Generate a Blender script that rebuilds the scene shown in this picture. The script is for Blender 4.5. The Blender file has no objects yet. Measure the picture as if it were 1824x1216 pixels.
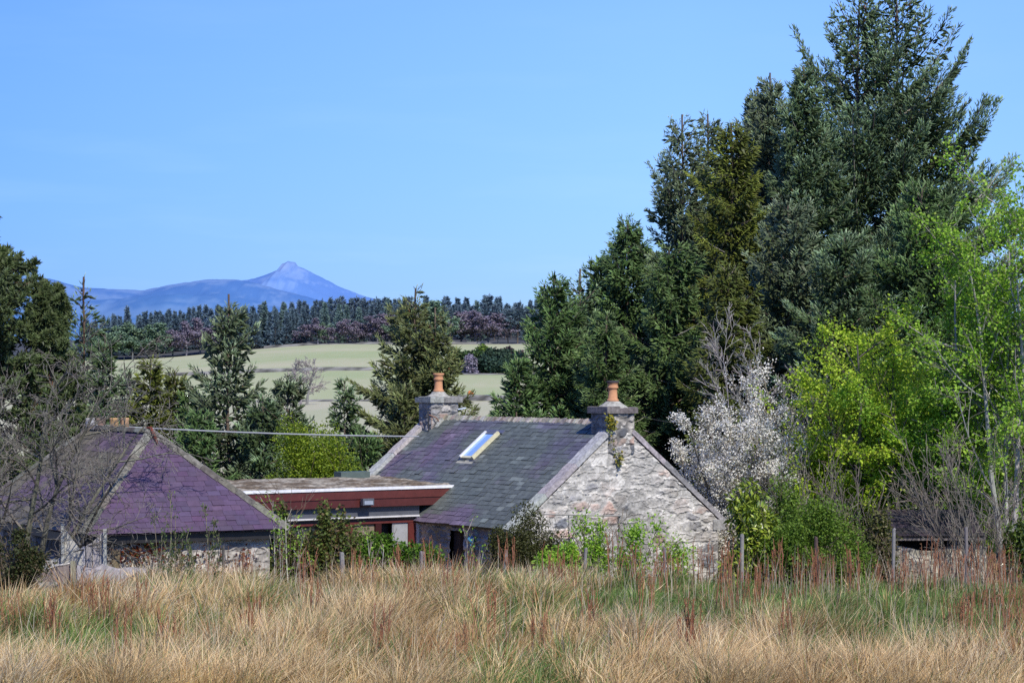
import bpy, math
import numpy as np
from mathutils import Vector

SC = bpy.context.scene
COL = SC.collection
R = math.radians
HC, F, HY = 4.9, 4500.0, 660.0          # camera height, focal length in photo pixels, horizon row


def at(px, py, Y):
    return np.array([(px - 912) * Y / F, Y, HC - (py - HY) * Y / F])


def A(*x):
    return np.array(x, float)


def nrm(v):
    return v / (np.linalg.norm(v, axis=-1, keepdims=True) + 1e-9)


# ------------------------------------------------------------------ noise
_NG = np.random.default_rng(7).random((64, 64))


def vnoise(x, y):
    x = np.asarray(x, float); y = np.asarray(y, float)
    xi = np.floor(x).astype(int); yi = np.floor(y).astype(int)
    fx = x - xi; fy = y - yi
    fx = fx * fx * (3 - 2 * fx); fy = fy * fy * (3 - 2 * fy)
    g = lambda a, b: _NG[a % 64, b % 64]
    return (g(xi, yi) * (1 - fx) + g(xi + 1, yi) * fx) * (1 - fy) + (g(xi, yi + 1) * (1 - fx) + g(xi + 1, yi + 1) * fx) * fy


def fbm(x, y, o=4):
    s = 0; a = .5; t = 0
    for i in range(o):
        s = s + a * vnoise(x * 2 ** i + 17.3 * i, y * 2 ** i + 5.1 * i); t += a; a *= .5
    return s / t


def sstep(a, b, x):
    t = np.clip((x - a) / (b - a), 0, 1)
    return t * t * (3 - 2 * t)


# ------------------------------------------------------------------ mesh builder
class MB:
    def __init__(s):
        s.v = []; s.f = []; s.c = []; s.n = 0

    def add(s, v, f, c=(.5, .5, .5)):
        v = np.asarray(v, float).reshape(-1, 3)
        if len(v) == 0:
            return s
        c = np.asarray(c, float)
        if c.ndim == 1:
            c = np.tile(c, (len(v), 1))
        s.v.append(v); s.c.append(c.reshape(-1, 3))
        if isinstance(f, list) and isinstance(f[0], tuple):
            f = [[t for t in f if len(t) == k] for k in sorted({len(t) for t in f})]
        for g in (f if isinstance(f, list) else [f]):
            g = np.asarray(g, dtype=np.int64)
            if len(g):
                s.f.append(g + s.n)
        s.n += len(v)
        return s

    def box(s, x0, x1, y0, y1, z0, z1, c=(.5, .5, .5)):
        v = [(x, y, z) for z in (z0, z1) for y in (y0, y1) for x in (x0, x1)]
        return s.add(v, BOXF, c)

    def build(s, name, mat, parent=None, smooth=False):
        V = np.concatenate(s.v).astype(np.float32); Cc = np.concatenate(s.c).astype(np.float32)
        me = bpy.data.meshes.new(name)
        me.vertices.add(len(V)); me.vertices.foreach_set('co', V.ravel())
        loops = np.concatenate([g.ravel() for g in s.f]).astype(np.int32)
        tot = np.concatenate([np.full(len(g), g.shape[1]) for g in s.f]).astype(np.int32)
        st = np.concatenate([[0], np.cumsum(tot)[:-1]]).astype(np.int32)
        me.loops.add(len(loops)); me.loops.foreach_set('vertex_index', loops)
        me.polygons.add(len(tot)); me.polygons.foreach_set('loop_start', st); me.polygons.foreach_set('loop_total', tot)
        me.polygons.foreach_set('use_smooth', np.full(len(tot), smooth))
        a = me.color_attributes.new('col', 'FLOAT_COLOR', 'POINT')
        a.data.foreach_set('color', np.concatenate([Cc, np.ones((len(Cc), 1), np.float32)], 1).ravel())
        me.update(calc_edges=True)
        me.materials.append(mat)
        o = bpy.data.objects.new(name, me); COL.objects.link(o)
        if parent is not None:
            o.parent = parent
        return o


BOXF = [(0, 2, 3, 1), (4, 5, 7, 6), (0, 1, 5, 4), (2, 6, 7, 3), (0, 4, 6, 2), (1, 3, 7, 5)]


def tag(o, label=None, cat=None, group=None, kind=None):
    for k, v in (('label', label), ('category', cat), ('group', group), ('kind', kind)):
        if v:
            o[k] = v
    return o


def empty(name, loc, rz=0.0, label=None, cat=None, group=None):
    o = bpy.data.objects.new(name, None); COL.objects.link(o)
    o.empty_display_size = .2
    o.location = tuple(float(q) for q in loc); o.rotation_euler = (0, 0, rz)
    return tag(o, label, cat, group)


def copy_tree(o, parent=None):
    c = o.copy(); COL.objects.link(c)
    if parent is not None:
        c.parent = parent
    for ch in list(o.children):
        copy_tree(ch, c)
    return c


# ------------------------------------------------------------------ shape batches
def tubes(P, Rr, sides=5):
    P = np.asarray(P, float); Rr = np.asarray(Rr, float)
    B, N, _ = P.shape
    T = nrm(np.gradient(P, axis=1))
    m = nrm(T.mean(1))
    ref = np.where((np.abs(m[:, 2]) < .85)[:, None], A(0, 0, 1), A(1, 0, 0))[:, None, :]
    U = nrm(np.cross(T, np.broadcast_to(ref, T.shape))); W = np.cross(T, U)
    a = np.arange(sides) * 2 * np.pi / sides
    v = P[:, :, None] + Rr[..., None, None] * (np.cos(a)[:, None] * U[:, :, None] + np.sin(a)[:, None] * W[:, :, None])
    b, n, k = np.meshgrid(np.arange(B), np.arange(N - 1), np.arange(sides), indexing='ij')
    k2 = (k + 1) % sides
    i = lambda n_, k_: (b * N + n_) * sides + k_
    f = np.stack([i(n, k), i(n, k2), i(n + 1, k2), i(n + 1, k)], -1).reshape(-1, 4)
    return v.reshape(-1, 3), f


def perp(D):
    ref = np.where((np.abs(D[:, 2:3]) < .9), A(0, 0, 1), A(1, 0, 0))
    U = nrm(np.cross(D, ref))
    return U, np.cross(D, U)


def spindles(P, D, L, Rr, c0, c1, c2, sides=3, mid=.45):
    """elongated needle-clad shoots; colours at base, middle and tip (N,3)"""
    N = len(P); D = nrm(D); U, W = perp(D)
    L = np.broadcast_to(L, (N,)); Rr = np.broadcast_to(Rr, (N,))
    a = np.arange(sides) * 2 * np.pi / sides
    ring = (P + D * (L * mid)[:, None])[:, None] + Rr[:, None, None] * (np.cos(a)[:, None] * U[:, None] + np.sin(a)[:, None] * W[:, None])
    v = np.concatenate([P[:, None], ring, (P + D * L[:, None])[:, None]], 1)
    S = sides + 2
    base = (np.arange(N) * S)[:, None]
    k = np.arange(sides); k2 = (k + 1) % sides
    f = np.concatenate([np.stack([base + 0 * k, base + 1 + k2, base + 1 + k], -1).reshape(-1, 3),
                        np.stack([base + S - 1 + 0 * k, base + 1 + k, base + 1 + k2], -1).reshape(-1, 3)])
    c0, c1, c2 = (np.broadcast_to(q, (N, 3)) for q in (c0, c1, c2))
    c = np.concatenate([c0[:, None], np.repeat(c1[:, None], sides, 1), c2[:, None]], 1)
    return v.reshape(-1, 3), f, c.reshape(-1, 3)


def leaves(rng, P, L, Wd, col, up=.5, hang=0.0):
    """folded diamond leaves at points P"""
    N = len(P)
    D = rng.normal(size=(N, 3)); D[:, 2] -= hang; D = nrm(D)
    Nn = rng.normal(size=(N, 3)); Nn[:, 2] = np.abs(Nn[:, 2]) + up
    S = nrm(np.cross(D, Nn)); Nn = np.cross(S, D)
    L = np.broadcast_to(L, (N,))[:, None]; Wd = np.broadcast_to(Wd, (N,))[:, None]
    v = np.stack([P, P + D * L * .45 + S * Wd * .5 + Nn * Wd * .12, P + D * L, P + D * L * .45 - S * Wd * .5 + Nn * Wd * .12], 1)
    f = (np.arange(N) * 4)[:, None] + np.arange(4)
    c = np.repeat(np.broadcast_to(col, (N, 3))[:, None], 4, 1)
    return v.reshape(-1, 3), f, c.reshape(-1, 3)


def jitter_cols(rng, base, N, amt=.25, hue=.08):
    b = np.asarray(base, float)
    return np.clip(b * (1 + amt * rng.uniform(-1, 1, (N, 1))) * (1 + hue * rng.uniform(-1, 1, (N, 3))), 0, 1)


# ------------------------------------------------------------------ materials
def new_mat(name):
    m = bpy.data.materials.new(name); m.use_nodes = True
    nt = m.node_tree
    return m, nt, nt.nodes['Principled BSDF'], nt.nodes['Material Output']


def mat_col(name, rough=.7, spec=.3, trans=0.0, nscale=0.0, namt=.25, bump=0.0, tint=(1, 1, 1), coat=0.0):
    m, nt, bs, out = new_mat(name)
    at_ = nt.nodes.new('ShaderNodeAttribute'); at_.attribute_name = 'col'
    colour = at_.outputs['Color']
    if nscale:
        tc = nt.nodes.new('ShaderNodeTexCoord')
        no = nt.nodes.new('ShaderNodeTexNoise'); no.inputs['Scale'].default_value = nscale; no.inputs['Detail'].default_value = 6
        no.inputs['Roughness'].default_value = .65
        nt.links.new(tc.outputs['Object'], no.inputs['Vector'])
        mr = nt.nodes.new('ShaderNodeMapRange'); mr.inputs[1].default_value = .25; mr.inputs[2].default_value = .75
        mr.inputs[3].default_value = 1 - namt; mr.inputs[4].default_value = 1 + namt
        nt.links.new(no.outputs['Fac'], mr.inputs[0])
        mx = nt.nodes.new('ShaderNodeVectorMath'); mx.operation = 'SCALE'
        nt.links.new(colour, mx.inputs[0]); nt.links.new(mr.outputs[0], mx.inputs['Scale'])
        colour = mx.outputs[0]
        if bump:
            bp = nt.nodes.new('ShaderNodeBump'); bp.inputs['Strength'].default_value = bump; bp.inputs['Distance'].default_value = .03
            nt.links.new(no.outputs['Fac'], bp.inputs['Height']); nt.links.new(bp.outputs[0], bs.inputs['Normal'])
    if tint != (1, 1, 1):
        tm = nt.nodes.new('ShaderNodeVectorMath'); tm.operation = 'MULTIPLY'; tm.inputs[1].default_value = tint
        nt.links.new(colour, tm.inputs[0]); colour = tm.outputs[0]
    nt.links.new(colour, bs.inputs['Base Color'])
    bs.inputs['Roughness'].default_value = rough
    bs.inputs['Specular IOR Level'].default_value = spec
    if trans:
        tr = nt.nodes.new('ShaderNodeBsdfTranslucent'); nt.links.new(colour, tr.inputs['Color'])
        mi = nt.nodes.new('ShaderNodeMixShader'); mi.inputs[0].default_value = trans
        nt.links.new(bs.outputs[0], mi.inputs[1]); nt.links.new(tr.outputs[0], mi.inputs[2])
        nt.links.new(mi.outputs[0], out.inputs['Surface'])
    return m


def mat_glass(name, col, rough=.05):
    m, nt, bs, out = new_mat(name)
    bs.inputs['Base Color'].default_value = (*col, 1); bs.inputs['Roughness'].default_value = rough
    bs.inputs['Specular IOR Level'].default_value = .8
    return m


M_NEEDLE = mat_col('spruce_needles', .55, .35)
M_BARK = mat_col('bark', .9, .1, nscale=9, namt=.4, bump=.4)
M_LEAF = mat_col('leaf', .5, .3, trans=.46)
M_GLOSSY = mat_col('glossy_leaf', .3, .6, trans=.2)
M_PETAL = mat_col('petal', .7, .1, trans=.3)
M_GRASS = mat_col('dry_grass', .6, .25, trans=.25)
M_STONE = mat_col('rubble_stone', .9, .15, nscale=14, namt=.3, bump=.35)
M_CAP = mat_col('weathered_capstone', .95, .1, nscale=9, namt=.55, bump=.6)
M_SLATE = mat_col('roof_slate', .5, .35, nscale=7, namt=.22, bump=.05)
M_WOOD = mat_col('weathered_wood', .85, .15, nscale=18, namt=.35, bump=.2)
M_PAINT = mat_col('painted_board', .45, .4, nscale=6, namt=.22, bump=.05)
M_CLAY = mat_col('terracotta', .8, .2, nscale=10, namt=.2, bump=.1)
M_FAR = mat_col('far_foliage', .9, .05)
M_PLAIN = mat_col('plain_surface', .5, .4)
M_GLASS = mat_glass('window_glass', (.03, .035, .04))
M_SKYGLASS = mat_glass('skylight_glass', (.25, .42, .75), .12)  # blue base colour stands in for the reflected sky


# ------------------------------------------------------------------ ground and distance
_YS = A(-200, 57, 61.5, 130, 230, 320, 500, 900, 1020, 1300, 2500, 5000)
_ZR = A(0, 0, -1.3, -1.3, .4, 1.0, 4.9, 14.4, 21, 24, 0, -10)
_ZL = A(0, 0, -1.3, -1.3, .2, .6, 3.6, 8.6, 17, 21, 0, -10)


def ground_z(x, y):
    x = np.asarray(x, float); y = np.asarray(y, float)
    px = 912 + x * F / np.maximum(y, 30)
    w = sstep(180, 620, px)
    z = np.interp(y, _YS, _ZL) * (1 - w) + np.interp(y, _YS, _ZR) * w
    near = sstep(62, 57, y)
    return z + near * (fbm(x * .35, y * .35, 3) - .5) * .35


def build_ground():
    ys = np.concatenate([np.linspace(-60, 34, 6), np.linspace(36, 64, 57), np.linspace(66, 130, 17), np.linspace(140, 1020, 45), np.linspace(1100, 5000, 12), A(9000, 14000)])
    us = np.linspace(-1, 1, 81)
    Y, U = np.meshgrid(ys, us, indexing='ij')
    X = U * (np.maximum(Y, 30) * .32 + 20) * np.where(Y > 1500, 3, 1)
    Z = ground_z(X, Y)
    n, m = Y.shape
    i, j = np.meshgrid(np.arange(n - 1), np.arange(m - 1), indexing='ij')
    f = np.stack([i * m + j, i * m + j + 1, (i + 1) * m + j + 1, (i + 1) * m + j], -1).reshape(-1, 4)
    mt, nt, bs, out = new_mat('ground_soil_and_fields')
    L = nt.links.new
    geo = nt.nodes.new('ShaderNodeNewGeometry'); sep = nt.nodes.new('ShaderNodeSeparateXYZ'); L(geo.outputs['Position'], sep.inputs[0])

    def noise(scale, detail=5, vec=None):
        q = nt.nodes.new('ShaderNodeTexNoise'); q.inputs['Scale'].default_value = scale; q.inputs['Detail'].default_value = detail
        L(vec or geo.outputs['Position'], q.inputs['Vector']); return q.outputs['Fac']

    def ramp(fac, stops):
        q = nt.nodes.new('ShaderNodeValToRGB'); e = q.color_ramp.elements
        e[0].position, e[0].color = stops[0][0], (*stops[0][1], 1); e[1].position, e[1].color = stops[-1][0], (*stops[-1][1], 1)
        for p, c in stops[1:-1]:
            k = e.new(p); k.color = (*c, 1)
        L(fac, q.inputs[0]); return q.outputs[0]

    def mix(fac, a, b):
        q = nt.nodes.new('ShaderNodeMix'); q.data_type = 'RGBA'
        L(fac, q.inputs[0]); L(a, q.inputs[6]); L(b, q.inputs[7]); return q.outputs[2]

    def mrange(v, a, b):
        q = nt.nodes.new('ShaderNodeMapRange'); q.inputs[1].default_value = a; q.inputs[2].default_value = b; L(v, q.inputs[0]); return q.outputs[0]
    near = ramp(noise(1.3), [(.35, (.10, .11, .035)), (.5, (.26, .20, .09)), (.65, (.36, .25, .12))])
    st = nt.nodes.new('ShaderNodeVectorMath'); st.operation = 'MULTIPLY'; st.inputs[1].default_value = (.35, .012, 1); L(geo.outputs['Position'], st.inputs[0])
    streak = noise(1.0, 4, st.outputs[0]); broad = noise(.012, 4)
    upper = mix(mrange(streak, .3, .7), ramp(broad, [(.35, (0.310, 0.363, 0.188)), (.65, (0.396, 0.403, 0.247))]), ramp(broad, [(.35, (0.343, 0.376, 0.203)), (.65, (0.436, 0.409, 0.277))]))
    lower = mix(mrange(streak, .3, .7), ramp(broad, [(.35, (0.350, 0.370, 0.225)), (.65, (0.422, 0.396, 0.285))]), ramp(broad, [(.35, (0.383, 0.383, 0.247)), (.65, (0.449, 0.409, 0.307))]))
    far = mix(mrange(sep.outputs['Y'], 318, 322), lower, upper)
    wood = ramp(noise(.2), [(.35, (.05, .06, .07)), (.65, (.085, .085, .095))])
    far = mix(mrange(sep.outputs['Y'], 893, 900), far, wood)
    c = mix(mrange(sep.outputs['Y'], 90, 170), near, far)
    L(c, bs.inputs['Base Color']); bs.inputs['Roughness'].default_value = .95; bs.inputs['Specular IOR Level'].default_value = .1
    o = MB().add(np.stack([X, Y, Z], -1), f).build('ground', mt, smooth=True)
    tag(o, kind='structure')


def build_mountains():
    def ridge(name, prof, D, depth, base_py, cols, amp, seed):
        pxs = np.concatenate([np.linspace(prof[0][0], 378, 110), np.linspace(380, 700, 260), np.linspace(704, prof[-1][0], 80)])
        tops = np.interp(pxs, [p[0] for p in prof], [p[1] for p in prof])
        tops = tops - (fbm(pxs * .09 + seed, pxs * 0 + seed, 4) - .5) * amp
        n = 46
        s = np.linspace(0, 1, n)[:, None]
        Y = D - depth * s + 0 * pxs[None]
        zt = HC - (tops - HY) * D / F; zb = HC - (base_py - HY) * (D - depth) / F
        X = (pxs[None] - 912) * D / F + 0 * s
        g = fbm(X * .004 + seed, Y * .003, 5) - .5
        Z = zb + (zt[None] - zb) * (1 - s) ** 1.25 + g * 90 * np.minimum(s * 6, 1) * (1 - s)
        back = np.stack([X[0], Y[0] + 900, Z[0] - 300], -1)[None]
        V = np.concatenate([back, np.stack([X, Y, Z], -1)])
        m = len(pxs); n2 = n + 1
        i, j = np.meshgrid(np.arange(n2 - 1), np.arange(m - 1), indexing='ij')
        f = np.stack([i * m + j, (i + 1) * m + j, (i + 1) * m + j + 1, i * m + j + 1], -1).reshape(-1, 4)
        t = np.concatenate([np.zeros((1, m)), s + 0 * X])[..., None]
        pn = fbm(V[..., 0] * .006, V[..., 2] * .02 + V[..., 1] * .002, 4)[..., None]
        pn = pn * .6 + .4 * fbm(V[..., 0] * .03, V[..., 2] * .08 + V[..., 1] * .004, 4)[..., None]; k = sstep(.40, .60, pn)
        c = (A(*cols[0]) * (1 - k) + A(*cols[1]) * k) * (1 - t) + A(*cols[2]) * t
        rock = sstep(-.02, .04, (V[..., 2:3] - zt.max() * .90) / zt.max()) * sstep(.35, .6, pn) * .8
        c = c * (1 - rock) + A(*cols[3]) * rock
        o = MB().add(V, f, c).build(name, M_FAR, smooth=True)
        tag(o, kind='structure')
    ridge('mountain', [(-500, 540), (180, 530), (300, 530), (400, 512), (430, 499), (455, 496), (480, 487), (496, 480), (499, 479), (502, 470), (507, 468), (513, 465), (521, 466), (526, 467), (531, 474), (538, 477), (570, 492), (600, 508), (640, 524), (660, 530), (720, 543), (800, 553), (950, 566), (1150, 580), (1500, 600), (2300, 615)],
          9500, 3200, 640, [(.105, .215, .50), (.185, .300, .56), (.095, .215, .46), (.24, .34, .56)], 3, 3.1)  # distance haze is painted into these slope colours as blue
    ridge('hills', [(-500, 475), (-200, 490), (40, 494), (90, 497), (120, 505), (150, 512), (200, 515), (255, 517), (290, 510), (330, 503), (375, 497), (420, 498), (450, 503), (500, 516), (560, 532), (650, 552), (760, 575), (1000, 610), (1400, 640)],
          7800, 2600, 650, [(.070, .165, .40), (.140, .240, .46), (.065, .175, .32), (.14, .235, .45)], 3, 9.7)  # nearer hills carry the same blue haze in their colours


# ------------------------------------------------------------------ conifers
def conifer(name, loc, H, rb, seed, label, group=None, zb=.06, p=.9, e_top=48, e_bot=2, droop=.25, uptip=.28, whorl=.5, nb=6,
            dens=52, sl=.20, sr=.019, base=(.020, .034, .016), mid=(.032, .058, .030), tip=(.075, .115, .085), up=.35, hang=0.0, leader=.9,
            lean=(0, 0), stretch=None, cat='conifer', twin=None, top_bare=0.0, cones=0, inner=.35, tipvar=.4, bark=(.13, .10, .08), lmax=99.0, tw_len=.36, tw_max=.95):
    rng = np.random.default_rng(seed)
    root = empty(name, loc, 0, label, cat, group)
    tr = MB(); cr = MB()
    stems = [(0.0, 0.0, H)] + ([twin] if twin else [])
    for sx, sy, Hs in stems:
        nz = 14
        tz = np.linspace(0, 1, nz)
        wob = np.cumsum(rng.normal(0, .03, (nz, 2)), 0) * (Hs / 14)
        wob -= wob[0]
        sp = sstep(.0, .55, tz)[:, None] * A(sx, sy)
        ax = np.stack([sp[:, 0] + wob[:, 0] + lean[0] * tz ** 2, sp[:, 1] + wob[:, 1] + lean[1] * tz ** 2, tz * Hs], -1)
        rad = np.maximum(.012 * Hs * (1 - tz) ** .9, .016 if Hs < 8 else .034)
        v, f = tubes(ax[None], rad[None], 7); tr.add(v, f, bark)
        axis = lambda z: np.stack([np.interp(z, ax[:, 2], ax[:, k]) for k in range(3)], -1)
        # whorls
        zs = []; z = zb * Hs + .2
        while z < Hs - leader * .35:
            h = (z - zb * Hs) / (Hs * (1 - zb))
            n = max(3, int(nb * (1 - .35 * h) + rng.integers(0, 2)))
            a0 = rng.uniform(0, 6.28)
            for k in range(n):
                zs.append((z + rng.normal(0, .09), a0 + 6.283 * k / n + rng.normal(0, .22)))
            for k in range(1):
                zs.append((z + rng.uniform(.1, .9) * whorl, rng.uniform(0, 6.28)))
            z += whorl * (1 - .30 * h) * rng.uniform(.85, 1.15)
        zs = np.array(zs); B = len(zs)
        h = np.clip((zs[:, 0] - zb * Hs) / (Hs * (1 - zb)), 0, 1); az = zs[:, 1]
        L = rb * (1 - h) ** p * rng.uniform(.52, 1.20, B) + .16
        L *= np.where(rng.random(B) < .10, 1.35, 1); L = np.minimum(L, lmax)
        if stretch:
            L *= 1 + stretch[1] * np.clip(np.cos(az - stretch[0]), -.4, 1) * sstep(0, .25, 1 - h)
        e = R(1) * (e_bot + (e_top - e_bot) * h ** 1.3 + rng.normal(0, 7, B))
        hd = np.stack([np.cos(az), np.sin(az), 0 * az], -1); pd = np.stack([-np.sin(az), np.cos(az), 0 * az], -1)
        O = axis(zs[:, 0])
        dr = droop * (1 - h) * rng.uniform(.6, 1.4, B)

        def curve(b, t):
            r = L[b] * t * np.cos(e[b])
            zz = L[b] * (t * np.sin(e[b]) - dr[b] * t ** 1.6 + uptip * t ** 3 * (1 - .5 * h[b]))
            return O[b] + hd[b] * r[:, None] + A(0, 0, 1) * zz[:, None]
        ts = np.linspace(0, 1, 6)
        bi = np.repeat(np.arange(B), 6); tt = np.tile(ts, B)
        BP = curve(bi, tt).reshape(B, 6, 3)
        BR = (.012 + .011 * L)[:, None] * (1 - .85 * ts)[None]
        v, f = tubes(BP, BR, 4); tr.add(v, f, np.repeat(np.where((rng.random(B) < .14)[:, None], A(.30, .28, .24), A(*bark) * .8), len(v) // B, 0))
        # shoots
        K = (dens * L ** 1.35 + 7).astype(int)
        if top_bare:
            K = np.maximum(2, (K * (1 - top_bare * sstep(.60, .92, h))).astype(int))
        b = np.repeat(np.arange(B), K); N = len(b)
        t = .10 + .90 * rng.random(N) ** .62
        side = rng.choice([-1, 1], N); w = rng.random(N) ** .8
        tl = np.minimum((1.08 - t) * L[b] * tw_len + .10, tw_max)
        tg = nrm(curve(b, np.minimum(t + .04, 1.04)) - curve(b, t - .04))
        P = curve(b, t) + pd[b] * (side * w * tl * .8)[:, None] + tg * (w * tl * .55)[:, None]
        P[:, 2] -= hang * w * tl * .9 + rng.random(N) * .06
        P += rng.normal(0, .025, (N, 3))
        D = tg * .75 + pd[b] * (side * (.25 + .6 * w))[:, None] + rng.normal(0, .34, (N, 3))
        D[:, 2] += up * rng.uniform(.2, 1.4, N) - hang * rng.uniform(0, 1.3, N)
        ln = sl * rng.uniform(.6, 1.35, N); rr = sr * rng.uniform(.75, 1.3, N)
        outer = np.clip(t * .7 + w * .4, 0, 1)[:, None]
        btone = rng.uniform(.62, 1.38, B)[b][:, None]; jl = jitter_cols(rng, A(1, 1, 1), N, .28, .10) * btone
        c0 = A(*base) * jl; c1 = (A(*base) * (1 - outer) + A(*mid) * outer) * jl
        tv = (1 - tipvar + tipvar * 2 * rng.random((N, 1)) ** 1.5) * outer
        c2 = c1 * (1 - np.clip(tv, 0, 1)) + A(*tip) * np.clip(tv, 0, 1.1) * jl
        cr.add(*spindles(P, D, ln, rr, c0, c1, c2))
        # heavy inner foliage
        if inner:
            Ki = np.maximum(1, (K * inner)).astype(int); b = np.repeat(np.arange(B), Ki); N = len(b)
            t = .05 + .8 * rng.random(N); side = rng.uniform(-1, 1, N)
            tl = np.minimum((1.08 - t) * L[b] * .34 + .08, .8)
            P = curve(b, t) + pd[b] * (side * tl * .7)[:, None]; P[:, 2] -= rng.random(N) * .12 + hang * .2
            D = hd[b] + rng.normal(0, .5, (N, 3)); D[:, 2] -= hang * .8
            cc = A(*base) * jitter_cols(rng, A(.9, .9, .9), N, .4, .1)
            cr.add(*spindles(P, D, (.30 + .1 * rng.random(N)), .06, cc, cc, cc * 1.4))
        # leader shoots
        n = 10
        zz = Hs - leader * rng.random(n) * 1.3; P = axis(zz)
        D = rng.normal(0, .45, (n, 3)); D[:, 2] = 1
        cr.add(*spindles(P, D, .28, sr * .9, A(*base), A(*mid), A(*tip)))
        if cones:
            k = rng.integers(0, B, cones); k = k[h[k] > .45] if (h[k] > .45).any() else k
            n = len(k); P = curve(k, rng.uniform(.3, .95, n)); D = rng.normal(0, .3, (n, 3)); D[:, 2] = -1
            cr.add(*spindles(P, D, .13, .04, A(.14, .065, .03), A(.17, .08, .035), A(.12, .05, .025)))
    tr.build('trunk', M_BARK, root, True)
    cr.build('crown', M_NEEDLE, root)
    return root


# ------------------------------------------------------------------ branching skeletons
def grow(rng, P0, D0, L, n, curv, bias):
    B = len(P0); P = [P0]; D = nrm(D0)
    st = (L / (n - 1))[:, None]
    for _ in range(n - 1):
        P.append(P[-1] + D * st)
        D = D + rng.normal(0, curv, (B, 3)); D[:, 2] += bias
        D = nrm(D)
    return np.stack(P, 1)


def skeleton(rng, P0, D0, L0, R0, levels, n0=9, curv0=.08, bias0=.03):
    """levels: (children, tmin, len ratio, angle deg, radius ratio, curv, bias, npts)"""
    P = grow(rng, np.asarray(P0, float), np.asarray(D0, float), np.asarray(L0, float), n0, curv0, bias0)
    Ls = np.asarray(L0, float); Rb = np.asarray(R0, float)
    out = [(P, Rb[:, None] * (1 - .78 * np.linspace(0, 1, n0))[None])]
    for (nc, tmin, lr, ang, rr, cv, bi, npt) in levels:
        B, N, _ = P.shape
        idx = np.repeat(np.arange(B), nc); M = len(idx)
        t = tmin + (1 - tmin) * (np.tile(np.arange(nc), B) + rng.random(M)) / nc
        x = np.clip(t, 0, .999) * (N - 1); i = x.astype(int); fr = (x - i)[:, None]
        p = P[idx, i] * (1 - fr) + P[idx, i + 1] * fr
        tg = nrm(P[idx, i + 1] - P[idx, i])
        U, W = perp(tg); ph = rng.uniform(0, 6.283, M)[:, None]; a = R(1) * (ang + rng.normal(0, ang * .28, M))[:, None]
        d = tg * np.cos(a) + (U * np.cos(ph) + W * np.sin(ph)) * np.sin(a)
        l = Ls[idx] * lr * rng.uniform(.55, 1.2, M) * (1.15 - .55 * t)
        r = np.maximum(Rb[idx] * rr * (1.05 - .55 * t), .004)
        P = grow(rng, p, d, l, npt, cv, bi); Ls = l; Rb = r
        out.append((P, r[:, None] * (1 - .7 * np.linspace(0, 1, npt))[None]))
    return out


def sample_on(rng, P, n, tmin=.2):
    B, N, _ = P.shape
    b = rng.integers(0, B, n); x = (tmin + (1 - tmin) * rng.random(n)) * (N - 1) * .999; i = x.astype(int); fr = (x - i)[:, None]
    return P[b, i] * (1 - fr) + P[b, i + 1] * fr


def broadleaf(name, loc, seed, label, cat, stems, levels, bark=(.16, .14, .12), twig=(.14, .10, .08), nleaf=0, leaf=(.09, .07), lcol=((.12, .20, .03),), lmat=None,
              group=None, hang=.2, up=.5, spread=.06, rmin=.0, extra=None, curv0=.08, bias0=.03, lmin=.2, zclip=None, cluster=1, crownname='crown'):
    """stems: list of (dx,dy, dirx,diry,dirz, length, radius)"""
    rng = np.random.default_rng(seed)
    root = empty(name, loc, 0, label, cat, group)
    S = np.array(stems, float)
    P0 = np.stack([S[:, 0], S[:, 1], 0 * S[:, 0] - .1], -1)
    sk = skeleton(rng, P0, S[:, 2:5], S[:, 5], S[:, 6], levels, curv0=curv0, bias0=bias0)
    tr = MB(); cr = MB()
    for k, (P, Rr) in enumerate(sk):
        Rr = np.maximum(Rr, rmin)
        v, f = tubes(P, Rr, 7 if k == 0 else (4 if k == 1 else 3))
        w = k / max(1, len(sk) - 1)
        c = A(*bark) * (1 - w) + A(*twig) * w
        B, N = P.shape[:2]
        cc = np.repeat(jitter_cols(rng, c, B, .22, .06), len(v) // B, 0)
        (tr if (k < 2 or not nleaf) else cr).add(v, f, cc)
    if nleaf:
        n1 = nleaf // cluster
        src = sample_on(rng, sk[-1][0], int(n1 * .8), lmin)
        if len(sk) > 2:
            src = np.concatenate([src, sample_on(rng, sk[-2][0], n1 - len(src), .45)])
        src = np.repeat(src, cluster, 0)
        src = src + rng.normal(0, spread, src.shape)
        if zclip is not None:
            src = src[(src[:, 2] > zclip[0]) & (src[:, 2] < zclip[1])]
        n = len(src)
        pal = np.array(lcol); cc = pal[rng.integers(0, len(pal), n)] * jitter_cols(rng, A(1, 1, 1), n, .28, .10)
        s = rng.uniform(.65, 1.25, n)
        cr.add(*leaves(rng, src, leaf[0] * s, leaf[1] * s, cc, up, hang))
    if extra:
        extra(rng, sk, cr)
    tr.build('trunk' if nleaf or cr.n else 'branches', M_BARK, root)
    if cr.n:
        cr.build(crownname, lmat or M_LEAF, root)
    return root


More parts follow.
